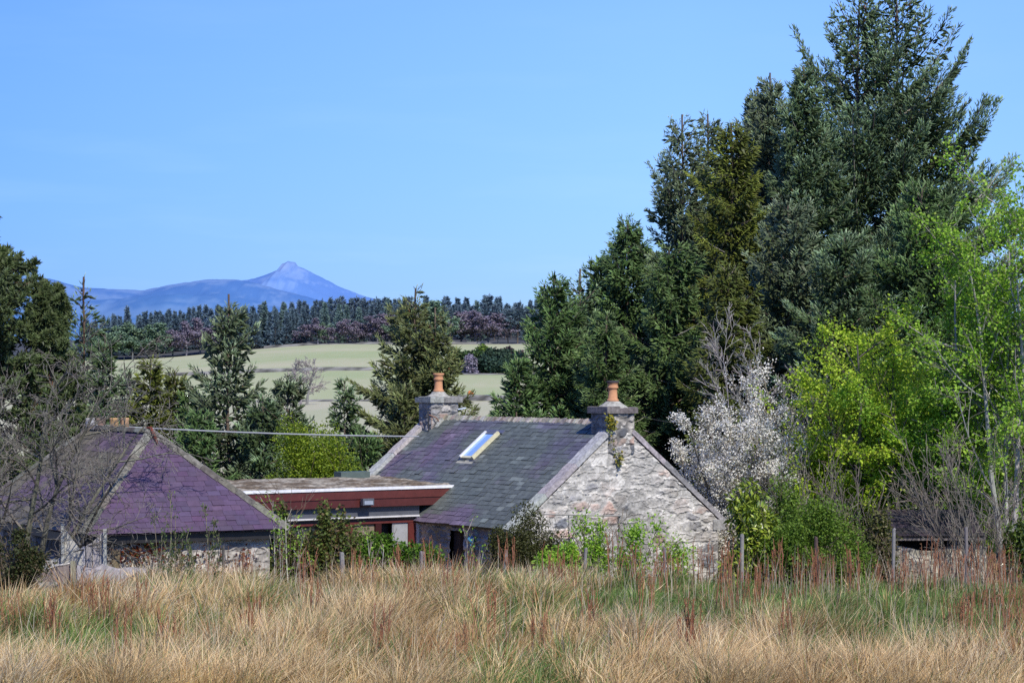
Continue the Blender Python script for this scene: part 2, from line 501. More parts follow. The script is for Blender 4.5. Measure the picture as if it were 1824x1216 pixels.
def bush(name, loc, seed, label, rx, ry, rz, n, leaf, lcol, lmat=None, group=None, cat='bush', lumps=16, stems=18, up=.5, hang=.2, stemcol=(.13, .10, .07), air=.5, inner=True, twigs=0):
    """rounded shrub: stems, then leaf clumps spread over an uneven volume"""
    rng = np.random.default_rng(seed)
    root = empty(name, loc, 0, label, cat, group)
    cen = rng.normal(size=(lumps, 3)); cen = nrm(cen * A(1, 1, .8)) * rng.uniform(.40, .74, (lumps, 1)) ** .7; cen[:, 2] = .5 + .62 * cen[:, 2]
    cr = MB()
    lr = rng.uniform(.24, .44, lumps); n = int(n * 2.7); leaf = (leaf[0] * 1.12, leaf[1] * 1.12)
    k = rng.integers(0, lumps, n)
    d = nrm(rng.normal(size=(n, 3)))
    P = (cen[k] + d * (lr[k] * rng.random(n) ** air)[:, None] * A(1, 1, .62)) * A(rx, ry, rz)
    P = P[P[:, 2] > -.05]; n = len(P)
    pal = np.array(lcol); cc = pal[rng.integers(0, len(pal), n)] * jitter_cols(rng, A(1, 1, 1), n, .25, .1)
    s = rng.uniform(.65, 1.3, n)
    cr.add(*leaves(rng, P, leaf[0] * s, leaf[1] * s, cc, up, hang))
    tr = MB()
    m = stems; P0 = np.stack([rng.normal(0, .12, m) * rx, rng.normal(0, .12, m) * ry, np.zeros(m) - .05], -1)
    tgt = cen[rng.integers(0, lumps, m)] * A(rx, ry, rz) * rng.uniform(.8, 1.25, (m, 1))
    dv = tgt - P0
    sk = skeleton(rng, P0, dv, np.linalg.norm(dv, axis=1), np.full(m, .016), [(5, .3, .45, 35, .6, .15, .05, 4)] + ([(twigs, .2, .5, 35, .6, .15, .05, 4)] if twigs else []), n0=6, curv0=.12, bias0=.0)
    for P, Rr in sk:
        v, f = tubes(P, np.maximum(Rr, .005), 3); tr.add(v, f, stemcol)
    tr.build('stems', M_BARK, root)
    cr.build('foliage', lmat or M_LEAF, root)
    return root


# ------------------------------------------------------------------ masonry
def rubble(u, v, seed, sx=.46, sy=.27, smear=.5, pink=.13, mortar=(.50, .455, .39), relief=.045):
    """height and colour of a lime-mortared rubble wall at wall coordinates u, v (metres)"""
    rng = np.random.default_rng(seed)
    Gx, Gy = 96, 96
    jx = rng.uniform(.08, .92, (Gx, Gy)); jy = rng.uniform(.12, .88, (Gx, Gy)); wt = rng.uniform(-.16, .22, (Gx, Gy))
    kind = rng.random((Gx, Gy)); val = rng.uniform(.72, 1.25, (Gx, Gy)); hh = rng.uniform(.4, 1, (Gx, Gy))
    u2 = u + (fbm(u * 2.2, v * 2.2 + seed, 3) - .5) * .22; v2 = v + (fbm(u * 2.5 + 40, v * 2.5 + seed, 3) - .5) * .16
    x = u2 / sx + 20; y = v2 / sy + 20
    xi = np.floor(x).astype(int); yi = np.floor(y).astype(int)
    d1 = np.full(u.shape, 9.); d2 = np.full(u.shape, 9.); ia = np.zeros(u.shape, int); ja = np.zeros(u.shape, int)
    for a in (-2, -1, 0, 1, 2):
        for b in (-2, -1, 0, 1, 2):
            i = (xi + a) % Gx; j = (yi + b) % Gy
            dx = np.abs(x - (xi + a + jx[i, j])); dy = np.abs(y - (yi + b + jy[i, j]))
            d = (dx ** 2.6 + dy ** 2.6) ** (1 / 2.6) - wt[i, j]
            c = d < d1
            d2 = np.where(c, d1, np.minimum(d2, d)); ia = np.where(c, i, ia); ja = np.where(c, j, ja); d1 = np.where(c, d, d1)
    edge = d2 - d1
    rough = fbm(u * 7 + seed, v * 7, 4)
    m = sstep(.04, .34, edge + (rough - .5) * .55)
    sm = sstep(smear - .02, smear + .16, fbm(u * 1.3 + 9 * seed, v * 1.8 + 3, 4))     # lime smeared over faces
    m = m * (1 - .82 * sm) * (.55 + .45 * sstep(.3, .6, fbm(u * 6 + 77, v * 6 + seed, 3)))
    kd = kind[ia, ja]; vl = val[ia, ja][..., None]
    pal = np.array([(.36, .335, .30), (.27, .262, .255), (.43, .395, .345), (.15, .155, .165), (.43, .305, .245), (.37, .285, .235)])
    th = np.array([.30, .5, .74 - pink * .3, 1 - pink, 1 - pink * .45, 1.01])
    pick = np.searchsorted(th, kd)
    sc = pal[pick] * vl * (.72 + .56 * fbm(u * 11, v * 11 + seed, 3))[..., None]
    mc = A(*mortar) * (.72 + .5 * fbm(u * 5 + 3, v * 5 + seed, 4))[..., None]
    col = mc * (1 - m[..., None]) + sc * m[..., None]
    stain = sstep(.55, .8, fbm(u * .9 + seed * 3, v * .5, 4))[..., None]
    col = col * (1 - .35 * stain)
    ledge = 1 - np.abs(2 * fbm(u * 1.9 + 5 * seed, v * 5.5, 4) - 1)
    h = m * relief * (.35 + hh[ia, ja]) + (rough - .5) * relief * 1.3 + sstep(.84, .98, ledge) * relief * .6
    col = col * (1 - .35 * sstep(.62, .5, rough) * (1 - m))[..., None]
    return h, col


def panel(mb, O, du, dv, wid, top, seed, step=.035, u0=0.0, v0=0.0, flip=False, hole=None, **kw):
    """rubble panel: origin O, unit vectors du (along) and dv (up); top(u) gives its height"""
    O, du, dv = A(*O), A(*du), A(*dv)
    n = np.cross(du, dv) * (-1 if flip else 1)
    nu = max(2, int(wid / step)); us = np.linspace(0, wid, nu)
    tp = np.array([top(q) for q in us]) if callable(top) else np.full(nu, float(top))
    nv = max(2, int(tp.max() / step)); s = np.linspace(0, 1, nv)
    U = us[:, None] + 0 * s[None]; Vv = tp[:, None] * s[None]
    h, c = rubble(U + u0, Vv + v0, seed, **kw)
    fall = np.minimum(1, np.minimum(U, wid - U) / .06) * .8 + .2
    P = O + U[..., None] * du + Vv[..., None] * dv + n * (h * fall)[..., None]
    i, j = np.meshgrid(np.arange(nu - 1), np.arange(nv - 1), indexing='ij'); i = i.ravel(); j = j.ravel()
    if hole:
        cu = us[i]; cv = Vv[i, j]
        keep = ~((cu > hole[0]) & (cu < hole[1]) & (cv > hole[2]) & (cv < hole[3])); i = i[keep]; j = j[keep]
    f = np.stack([i * nv + j, (i + 1) * nv + j, (i + 1) * nv + j + 1, i * nv + j + 1], -1)
    if flip:
        f = f[:, ::-1]
    mb.add(P, f, c)


def slates(mb, rng, O, du, dn, up, wid_at, slope_len, e=.175, sw=.26, col=lambda u, s, n: None):
    """courses of slates on a roof plane: O at the eave, du along, dn (unit) up the slope, up = outward normal"""
    O, du, dn, up = A(*O), A(*du), A(*dn), A(*up)
    k = 0; s = 0.0
    while s < slope_len:
        a, b = wid_at(s); a2, b2 = wid_at(min(s + e, slope_len))
        if b - a > .05:
            us = [a]; q = a - rng.uniform(0, sw)
            while q < b - .04:
                q += sw * rng.uniform(.78, 1.22)
                if a + .03 < q < b - .03:
                    us.append(q)
            us.append(b); us = np.array(us)
            u0 = us[:-1] + .003; u1 = us[1:] - .003; n = len(u0)
            sj = s + rng.normal(0, .006, n); lift = .016 + rng.normal(0, .003, n); th = np.where(rng.random(n) < .03, .012, 0)
            lg = min(1.7 * e, slope_len - s + .02)
            # clip the upper corners to the roof edge (hips)
            lo, hi = wid_at(min(s + lg, slope_len))
            ua = np.maximum(u0, np.minimum(lo, u1 - .01)) if a2 > a + 1e-4 else u0
            ub = np.minimum(u1, np.maximum(hi, u0 + .01)) if b2 < b - 1e-4 else u1
            pt = lambda u, ss, l: O + u[:, None] * du + (ss * np.ones(n))[:, None] * dn + (l * np.ones(n))[:, None] * up
            v = np.stack([pt(u0, sj, lift + th), pt(u1, sj, lift + th + rng.normal(0, .003, n)), pt(ub, sj + lg, .004), pt(ua, sj + lg, .004), pt(u0, sj, .001), pt(u1, sj, .001)], 1)
            v = np.concatenate([v, v[:, :2]], 1)
            base = (np.arange(n) * 8)[:, None]
            f = np.concatenate([base + np.array([0, 1, 2, 3]), base + np.array([4, 5, 7, 6])])
            mid = (u0 + u1) / 2
            c = col(mid, s, n)
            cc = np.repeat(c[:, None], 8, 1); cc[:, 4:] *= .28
            mb.add(v.reshape(-1, 3), f, cc.reshape(-1, 3))
        s += e; k += 1


def slab(mb, P0, P1, wdir, wid, up, thick, rng, c=(.30, .29, .27), seg=.55, rough=.012):
    """coping stones laid end to end from P0 to P1"""
    P0, P1, wdir, up = A(*P0), A(*P1), A(*wdir), A(*up)
    L = np.linalg.norm(P1 - P0); n = max(1, int(round(L / seg))); d = (P1 - P0) / L
    cuts = np.linspace(0, L, n + 1); cuts[1:-1] += rng.normal(0, seg * .12, n - 1) if n > 1 else 0
    for a, b in zip(cuts[:-1], cuts[1:]):
        m = 7
        q = np.linspace(a + .004, b - .004, m)
        off = rng.normal(0, rough, (m, 4)); t = thick + rng.normal(0, rough)
        ring = [P0 + d * x + wdir * (sw * wid / 2 + o2) + up * (lv * t + o1) for x, row in zip(q, off) for (sw, lv, o1, o2) in ((-1, 0, 0, row[0]), (1, 0, 0, row[1]), (1, 1, row[2], row[1]), (-1, 1, row[3], row[0]))]
        f = []
        for i in range(m - 1):
            for j in range(4):
                f.append((i * 4 + j, i * 4 + (j + 1) % 4, (i + 1) * 4 + (j + 1) % 4, (i + 1) * 4 + j))
        f += [(0, 3, 2, 1), ((m - 1) * 4, (m - 1) * 4 + 1, (m - 1) * 4 + 2, (m - 1) * 4 + 3)]
        cc = jitter_cols(rng, A(*c), 1, .22, .05)[0]
        mb.add(ring, f, cc)


def lathe(mb, prof, cen, c, sides=16, cols=None):
    prof = np.array(prof, float); a = np.arange(sides) * 2 * np.pi / sides
    v = np.stack([prof[:, :1] * np.cos(a), prof[:, :1] * np.sin(a), prof[:, 1:] + 0 * a], -1) + A(*cen)
    n = len(prof); i, k = np.meshgrid(np.arange(n - 1), np.arange(sides), indexing='ij'); k2 = (k + 1) % sides
    f = np.stack([i * sides + k, i * sides + k2, (i + 1) * sides + k2, (i + 1) * sides + k], -1).reshape(-1, 4)
    cc = np.repeat(np.array(cols)[:, None], sides, 1).reshape(-1, 3) if cols is not None else c
    mb.add(v.reshape(-1, 3), f, cc)


def stone_block(mb, x0, x1, y0, y1, z0, z1, seed, **kw):
    """four rubble faces of a stack"""
    kw = dict(step=.022, sx=.34, sy=.21, relief=.03) | kw
    panel(mb, (x0, y0, z0), (1, 0, 0), (0, 0, 1), x1 - x0, z1 - z0, seed, u0=0, **kw)
    panel(mb, (x1, y0, z0), (0, 1, 0), (0, 0, 1), y1 - y0, z1 - z0, seed, u0=3, **kw)
    panel(mb, (x1, y1, z0), (-1, 0, 0), (0, 0, 1), x1 - x0, z1 - z0, seed, u0=6, **kw)
    panel(mb, (x0, y1, z0), (0, -1, 0), (0, 0, 1), y1 - y0, z1 - z0, seed, u0=9, **kw)


POT = [(.155, 0), (.165, .03), (.15, .06), (.125, .09), (.115, .30), (.118, .33), (.145, .35), (.15, .39), (.13, .41), (.135, .47), (.165, .50), (.165, .545), (.12, .55), (.10, .48), (.09, .2)]


def chimney(parent, x, y, wx, wy, z0, zc, seed, pot_black, rng, stonecol):
    mb = MB()
    stone_block(mb, x - wx / 2, x + wx / 2, y - wy / 2, y + wy / 2, z0, zc, seed, smear=.66, pink=.25, mortar=(.25, .235, .215) if pot_black else (.36, .345, .32))
    body = mb.build('chimney', M_STONE, parent)
    mb = MB()
    o = .09
    slab(mb, (x - wx / 2 - o, y, zc), (x + wx / 2 + o, y, zc), (0, 1, 0), wy + 2 * o, (0, 0, 1), .15, rng, stonecol, seg=.5, rough=.014)
    q = wy / 2 + .05
    lathe(mb, [(q, .13), (q * .85, .19), (q * .6, .25), (.18, .31), (.10, .32)], (x, y, zc), (.34, .33, .29), 12)
    mb.build('chimney_cap', M_CAP, body)
    mb = MB()
    cl = A(.50, .25, .13)
    cols = [cl * .75, cl * .9, cl, cl, cl * 1.08, cl, cl, cl * 1.05, cl * .9, cl] + ([A(.05, .045, .05)] * 2 if pot_black else [cl * 1.05] * 2) + [A(.04, .035, .03)] * 3
    lathe(mb, POT, (x, y, zc + .30), cl, 16, cols)
    mb.build('chimney_pot', M_CLAY, body, True)
    return body


# ------------------------------------------------------------------ the cottage
TH = R(34)
GZ = -1.3


def build_cottage():
    rng = np.random.default_rng(11)
    W, L, He, rise = 6.4, 9.3, 2.25, 2.55
    a = math.atan2(rise, W / 2); ca, sa = math.cos(a), math.sin(a); sl = math.hypot(rise, W / 2)
    root = empty('stone_cottage', (.185, 64, GZ), TH, 'rubble stone cottage with slate roof, skylight and a chimney on each gable', 'cottage')
    top = lambda u: He + rise * (1 - abs(u - W / 2) / (W / 2)) - .02
    mb = MB(); panel(mb, (0, 0, 0), (1, 0, 0), (0, 0, 1), W, top, 5, step=.024, smear=.46, pink=.14, relief=.036, sx=.52, sy=.31, mortar=(.62, .59, .53))
    mb.build('gable_wall', M_STONE, root); mb = MB()
    panel(mb, (W, L, 0), (-1, 0, 0), (0, 0, 1), W, top, 8, step=.08)
    mb.build('gable_wall', M_STONE, root)
    mb = MB()
    panel(mb, (0, L, 0), (0, -1, 0), (0, 0, 1), L, He, 6, step=.035, smear=.52, hole=(L - 3.24, L - 2.56, 0, He - .26), pink=.15)
    panel(mb, (W, 0, 0), (0, 1, 0), (0, 0, 1), L, He, 9, step=.06)
    mb.box(.22, .26, 2.4, 3.4, 0, He, (.02, .018, .016))
    mb.build('side_wall', M_STONE, root)
    mb = MB()
    for i in range(4):
        mb.box(.10, .135, 2.57 + i * .168, 2.57 + i * .168 + .16, 0, He - .27, jitter_cols(rng, A(.045, .035, .030), 1, .3)[0])
    mb.build('door', M_WOOD, root)
    # dressed corner stones
    z = .05; k = 0
    while z < He - .34:
        hgt = rng.uniform(.24, .36); ln = rng.uniform(.5, .66) if k % 2 else rng.uniform(.28, .38)
        mb = MB(); panel(mb, (W - ln, -.018, z + .012), (1, 0, 0), (0, 0, 1), ln + .015, hgt - .024, 60 + k, step=.03, smear=.62, sx=3.0, sy=3.0, relief=.03, mortar=(.36, .345, .32))
        mb.box(W - ln + .01, W + .014, -.012, .2, z + .014, z + hgt - .014, (.30, .29, .27)); mb.build('corner_stone', M_STONE, root)
        z += hgt; k += 1
    # roof
    nL, nR = A(-sa, 0, ca), A(sa, 0, ca); ov = .20

    def colL(u, s, n):
        y = L - .28 - u
        g = sstep(.42, .62, fbm(y * .7 + 3, s * .9 + 1, 3) + .22 * sstep(3.6, 1.0, y))[:, None] * .9
        pu = sstep(.45, .6, fbm(y * .5 + 30, np.full(n, s * .6 + 9), 3))[:, None]
        c = A(.112, .108, .134) * (1 - pu) + A(.135, .106, .145) * pu
        c = c * (1 - g) + A(.112, .130, .110) * g
        lich = (rng.random(n) < .05)[:, None]
        c = np.where(lich, c * 1.5, c)
        return np.clip(c * rng.uniform(.84, 1.18, (n, 1)), 0, 1)
    mb = MB()
    O = A(0, L - .28, He) - A(ca, 0, sa) * ov + nL * .05
    slates(mb, rng, O, (0, -1, 0), (ca, 0, sa), nL, lambda s: (0, L - .56), sl + ov - .03, .165, .25, colL)
    O2 = A(W, .28, He) + A(ca, 0, -sa) * ov + nR * .05
    slates(mb, rng, O2, (0, 1, 0), (-ca, 0, sa), nR, lambda s: (0, L - .56), sl + ov - .03, .165, .25, colL)
    # sarking boards under the slates
    for sg, x0 in ((1, 0), (-1, W)):
        p = [A(x0 - sg * ca * (ov - .03), y, He - sa * (ov - .03)) for y in (.28, L - .28)] + [A(W / 2, y, He + rise) for y in (L - .28, .28)]
        n_ = nL if sg > 0 else nR
        mb.add([q + n_ * .03 for q in p] + [q - n_ * .03 for q in p], [(0, 1, 2, 3), (7, 6, 5, 4), (0, 4, 5, 1), (1, 5, 6, 2), (3, 7, 4, 0)], (.03, .028, .03))
    roof = mb.build('roof', M_SLATE, root)
    # ridge stones
    mb = MB(); y = .9
    while y < L - .75:
        ln = min(rng.uniform(.10, .16), L - .75 - y); z = He + rise + .03 + rng.normal(0, .008)
        c = jitter_cols(rng, A(.40, .36, .29), 1, .45, .08)[0]
        x = W / 2; w = .17; sk = .05
        v = [(x - w, y, z - .12), (x, y, z + .10), (x + w, y, z - .12), (x - w, y + ln, z - .12 - .01), (x, y + ln + sk, z + .07), (x + w, y + ln, z - .13)]
        mb.add(v, [(0, 1, 4, 3), (1, 2, 5, 4)], c); mb.add(v[:3], [(0, 2, 1)], c * .6); mb.add(v[3:], [(0, 1, 2)], c * .6)
        y += ln + .004
    mb.build('ridge_stones', M_CAP, roof)
    # skews (gable copings)
    up3 = A(0, 0, 1)
    for ends, yy in ((1, .14), (0, L - .14)):
        for sg, x0, n_ in ((1, 0, nL), (-1, W, nR)):
            mb = MB()
            pa = A(x0 - sg * ca * .30, yy, He - sa * .30) + n_ * .02; pb = A(W / 2 - sg * .30, yy, He + rise - .30 * sa / ca) + n_ * .02
            slab(mb, pa, pb, (0, 1, 0), .36, n_, .135, rng, (.34, .33, .31) if sg > 0 else (.30, .29, .275), seg=1.25, rough=.006)
            if ends:
                mb.box(x0 - sg * .02 - .20, x0 - sg * .02 + .20, -.06, .34, He - .30, He - .02, (.30, .29, .27))
            mb.build('skew_coping', M_CAP, root)
    # chimneys: parts of the cottage
    chimney(root, W / 2, .36, .84, .74, He + rise - .75, He + rise + .29, 21, True, rng, (.15, .14, .13))
    fc = chimney(root, W / 2, L - .42, .92, .66, He + rise - .95, He + rise + .48, 23, False, rng, (.30, .29, .27))
    # flashing apron and cable bracket on the far stack
    mb = MB()
    slab(mb, (W / 2 - .66, L - .95, He + rise - .62), (W / 2 - .12, L - .86, He + rise - .02), (0, 1, 0), .12, nL, .06, rng, (.42, .41, .39), seg=.3)
    mb.build('flashing', M_CAP, fc)
    mb = MB()
    xs, ys = W / 2 - .49, L - .8
    v, f = tubes([[(xs - .04, ys + .06, He + rise - .75), (xs - .05, ys + .06, He + rise - .2), (xs - .05, ys + .07, He + rise + .15), (xs - .06, ys + .1, He + rise + .25)]], [[.018] * 4], 6); mb.add(v, f, (.03, .03, .03)); mb.build('downlead', M_PLAIN, fc); mb = MB()
    v, f = tubes([[(xs - .06, ys + .1, He + rise + .15), (xs + .12, ys - .06, He + rise + .06), (xs + .28, ys - .06, He + rise - .12), (xs + .1, ys - .06, He + rise - .32)]], [[.016] * 4], 6); mb.add(v, f, (.20, .08, .04)); mb.build('cable', M_PLAIN, fc); mb = MB()
    v, f = tubes([[(W / 2 + .42, L - .80, He + rise + .28), (W / 2 + .66, L - .86, He + rise + .32)]], [[.022] * 2], 6); mb.add(v, f, (.45, .52, .62))
    mb.build('cable_bracket', M_PLAIN, fc)
    # skylight standing proud of the slates
    s0, s1, y0, y1 = 2.36, 3.46, 4.86, 5.54
    fx = lambda s, y, l: A(s * ca, y, He + s * sa) + nL * l
    mb = MB(); ft, fw = .13, .075

    def bar(sa0, sa1, ya, yb, l0, l1, c):
        v = [fx(s, y, l) for l in (l0, l1) for y in (ya, yb) for s in (sa0, sa1)]
        mb.add(v, [(0, 1, 3, 2), (4, 6, 7, 5), (0, 4, 5, 1), (2, 3, 7, 6), (0, 2, 6, 4), (1, 5, 7, 3)], c)
    cream = (.62, .58, .38); white = (.72, .72, .70)
    bar(s0, s1, y0, y0 + fw, .07, ft + .04, cream); bar(s0, s1, y1 - fw, y1, .07, ft + .04, white)
    bar(s0, s0 + fw, y0 + fw, y1 - fw, .07, ft, cream); bar(s1 - fw, s1, y0 + fw, y1 - fw, .07, ft, (.12, .13, .16))
    sk = mb.build('skylight', M_PAINT, roof)
    mb = MB(); bar(s0 + fw, s1 - fw, y0 + fw, y1 - fw, .09, .115, (.5, .6, .8)); mb.build('glass_pane', M_SKYGLASS, sk)
    mb = MB(); bar(s0 - .17, s0 - .005, y0 - .06, y1 + .06, .055, .065, (.40, .38, .30)); mb.build('lead_flashing', M_PAINT, sk)
    mb = MB(); bar(s1 + .005, s1 + .13, y0 - .10, y1 + .10, .06, .10, (.10, .11, .16)); mb.build('top_hood', M_PAINT, sk)
    # rear parts of the roof carry a small valley at the extension
    return root


def build_extension():
    rng = np.random.default_rng(12)
    root = empty('flat_roof_extension', (.185, 64, GZ), TH, 'flat roofed extension with dark red fascia boards beside the cottage', 'extension')
    T = 4.9 - 3.13 - GZ                           # top of the fascia above the house ground
    y0, y1, x0 = 4.62, 8.75, -7.6
    slope = 2.55 / 3.2
    xr = lambda z: (z - 2.25) / slope - .10       # where the cottage slates are at height z
    mb = MB()
    # gravelled flat roof, one sheet with mossy lumps
    n, m = 120, 50
    X, Yy = np.meshgrid(np.linspace(x0, 1, n), np.linspace(0, 1, m), indexing='ij')
    xe = xr(T + .05) + .05
    Xs = x0 + (X - x0) / (1 - x0) * (xe - x0)
    Ys = y0 + .04 + Yy * (y1 - y0 - .08)
    Zs = T + .02 + .10 * fbm(Xs * 3.1, Ys * 3.1, 4) ** 2 * np.minimum(1, Yy * 14) + Yy * .10
    i, j = np.meshgrid(np.arange(n - 1), np.arange(m - 1), indexing='ij')
    f = np.stack([i * m + j, (i + 1) * m + j, (i + 1) * m + j + 1, i * m + j + 1], -1).reshape(-1, 4)
    k = sstep(.35, .65, fbm(Xs * 2.3 + 9, Ys * 2.3, 4))[..., None]
    mb.add(np.stack([Xs, Ys, Zs], -1), f, (A(.13, .10, .07) * k + A(.30, .27, .22) * (1 - k)) * (.6 + .8 * rng.random((n, m, 1))))
    rf = mb.build('roof', M_CAP, root)
    mb = MB(); mb.box(-.42, .52, y1 - .5, y1 - .1, T + .06, T + .30, (.09, .12, .11)); mb.build('roof_upstand', M_PAINT, rf)
    mb = MB(); mb.box(x0, xr(T) + .12, y0 - .05, y0 + .03, T - .03, T + .045, (.72, .72, .73)); mb.build('roof_trim', M_PAINT, root)
    for za, zb_, c in ((T - .255, T - .033, (.100, .024, .020)), (T - .475, T - .262, (.078, .018, .016))):
        mb = MB(); zz = (za + zb_) / 2
        # board cut to the slope of the slates at its right end
        xa, xb = xr(za) + .03, xr(zb_) + .03
        yb0 = y0 - .02 if za > T - .3 else y0 + .004
        v = [(x0, yb0, za), (xa, yb0, za), (xb, yb0, zb_), (x0, yb0, zb_)]; v += [(p[0], yb0 + .03, p[2]) for p in v]
        mb.add(v, [(0, 1, 2, 3), (7, 6, 5, 4), (0, 4, 5, 1), (1, 5, 6, 2), (3, 2, 6, 7), (0, 3, 7, 4)], c); mb.build('fascia_board', M_PAINT, root)
    # lamp on the fascia
    mb = MB(); lx = -1.80
    mb.box(lx - .17, lx + .17, y0 - .19, y0 - .06, T - .42, T - .24, (.09, .10, .115)); mb.box(lx - .13, lx + .13, y0 - .205, y0 - .192, T - .40, T - .30, (.30, .34, .40)); mb.box(lx - .05, lx + .05, y0 - .06, y0 - .021, T - .36, T - .28, (.05, .05, .06))
    mb.build('flood_lamp', M_PAINT, root)
    # recessed wall
    yw = y0 + .14
    mb = MB(); mb.box(x0, -.02, yw, yw + .12, T - .73, T - .36, (.085, .09, .105)); mb.build('lintel_panel', M_PAINT, root)
    mb = MB(); mb.box(x0, -.04, yw - .05, yw + .1, T - .775, T - .733, (.62, .60, .58)); mb.build('drip_rail', M_PAINT, root)
    mb = MB(); mb.box(x0, -.06, yw + .06, yw + .20, T - .93, T - .778, (.03, .018, .018)); mb.build('painted_shade_strip', M_PAINT, root)  # near-black strip painted as the shade under the drip rail
    zt, zb_ = T - .932, .15
    fr = MB(); red = (.11, .024, .02)
    for xa, xb in ((-.34, -.10), (-2.30, -2.04), (-4.35, -4.15), (-1.36, -1.18)):
        fr.box(xa, xb, yw + .04, yw + .16, zb_, zt, A(*red) * (1.0 if xa != -1.36 else .35))
    fr.box(-5.3, -.10, yw + .03, yw + .165, zt, zt + .002 + .05, red)
    frame = fr.build('window_frame', M_PAINT, root)
    mb = MB(); mb.box(-4.15, -2.30, yw + .09, yw + .10, zb_, zt, (.05, .06, .06)); mb.build('glass_pane', M_GLASS, frame)
    mb = MB(); mb.box(-5.30, -4.35, yw + .09, yw + .10, zb_, zt, (.05, .06, .06)); mb.build('glass_pane', M_GLASS, frame)
    mb = MB(); mb.box(-2.04, -1.37, yw + .10, yw + .14, zb_, zt, (.20, .16, .11)); mb.build('boarded_panel', M_WOOD, root)
    mb = MB(); mb.box(-.82, -.345, yw + .07, yw + .11, zb_, zt, (.33, .33, .33)); mb.build('white_panel', M_PAINT, root)
    mb = MB(); mb.box(-1.18, -.82, yw + .30, yw + .32, zb_, zt, (.012, .01, .01)); mb.build('dark_opening', M_PAINT, root)
    mb = MB(); mb.box(-.10, -.03, yw - .02, yw + .2, 0, T - .74, (.55, .54, .52)); mb.build('door_jamb', M_PAINT, root)
    mb = MB()
    panel(mb, (x0, yw + .02, 0), (1, 0, 0), (0, 0, 1), 2.3, T - .78, 31, smear=.4, mortar=(.5, .48, .44))
    panel(mb, (-5.35, yw + .05, 0), (1, 0, 0), (0, 0, 1), 5.2, .6, 32)
    panel(mb, (x0, y1, 0), (0, -1, 0), (0, 0, 1), y1 - y0, T - .3, 33, step=.08)
    mb.box(x0 + .1, -.1, yw + .9, y1 - .1, 0, T - .05, (.03, .03, .03))
    mb.build('wall', M_STONE, root)
    mb = MB(); mb.box(x0, xr(T - .3), y0 + .035, y1, T - .06, T + .012, (.05, .045, .04)); mb.build('roof_deck', M_PAINT, root)
    return root


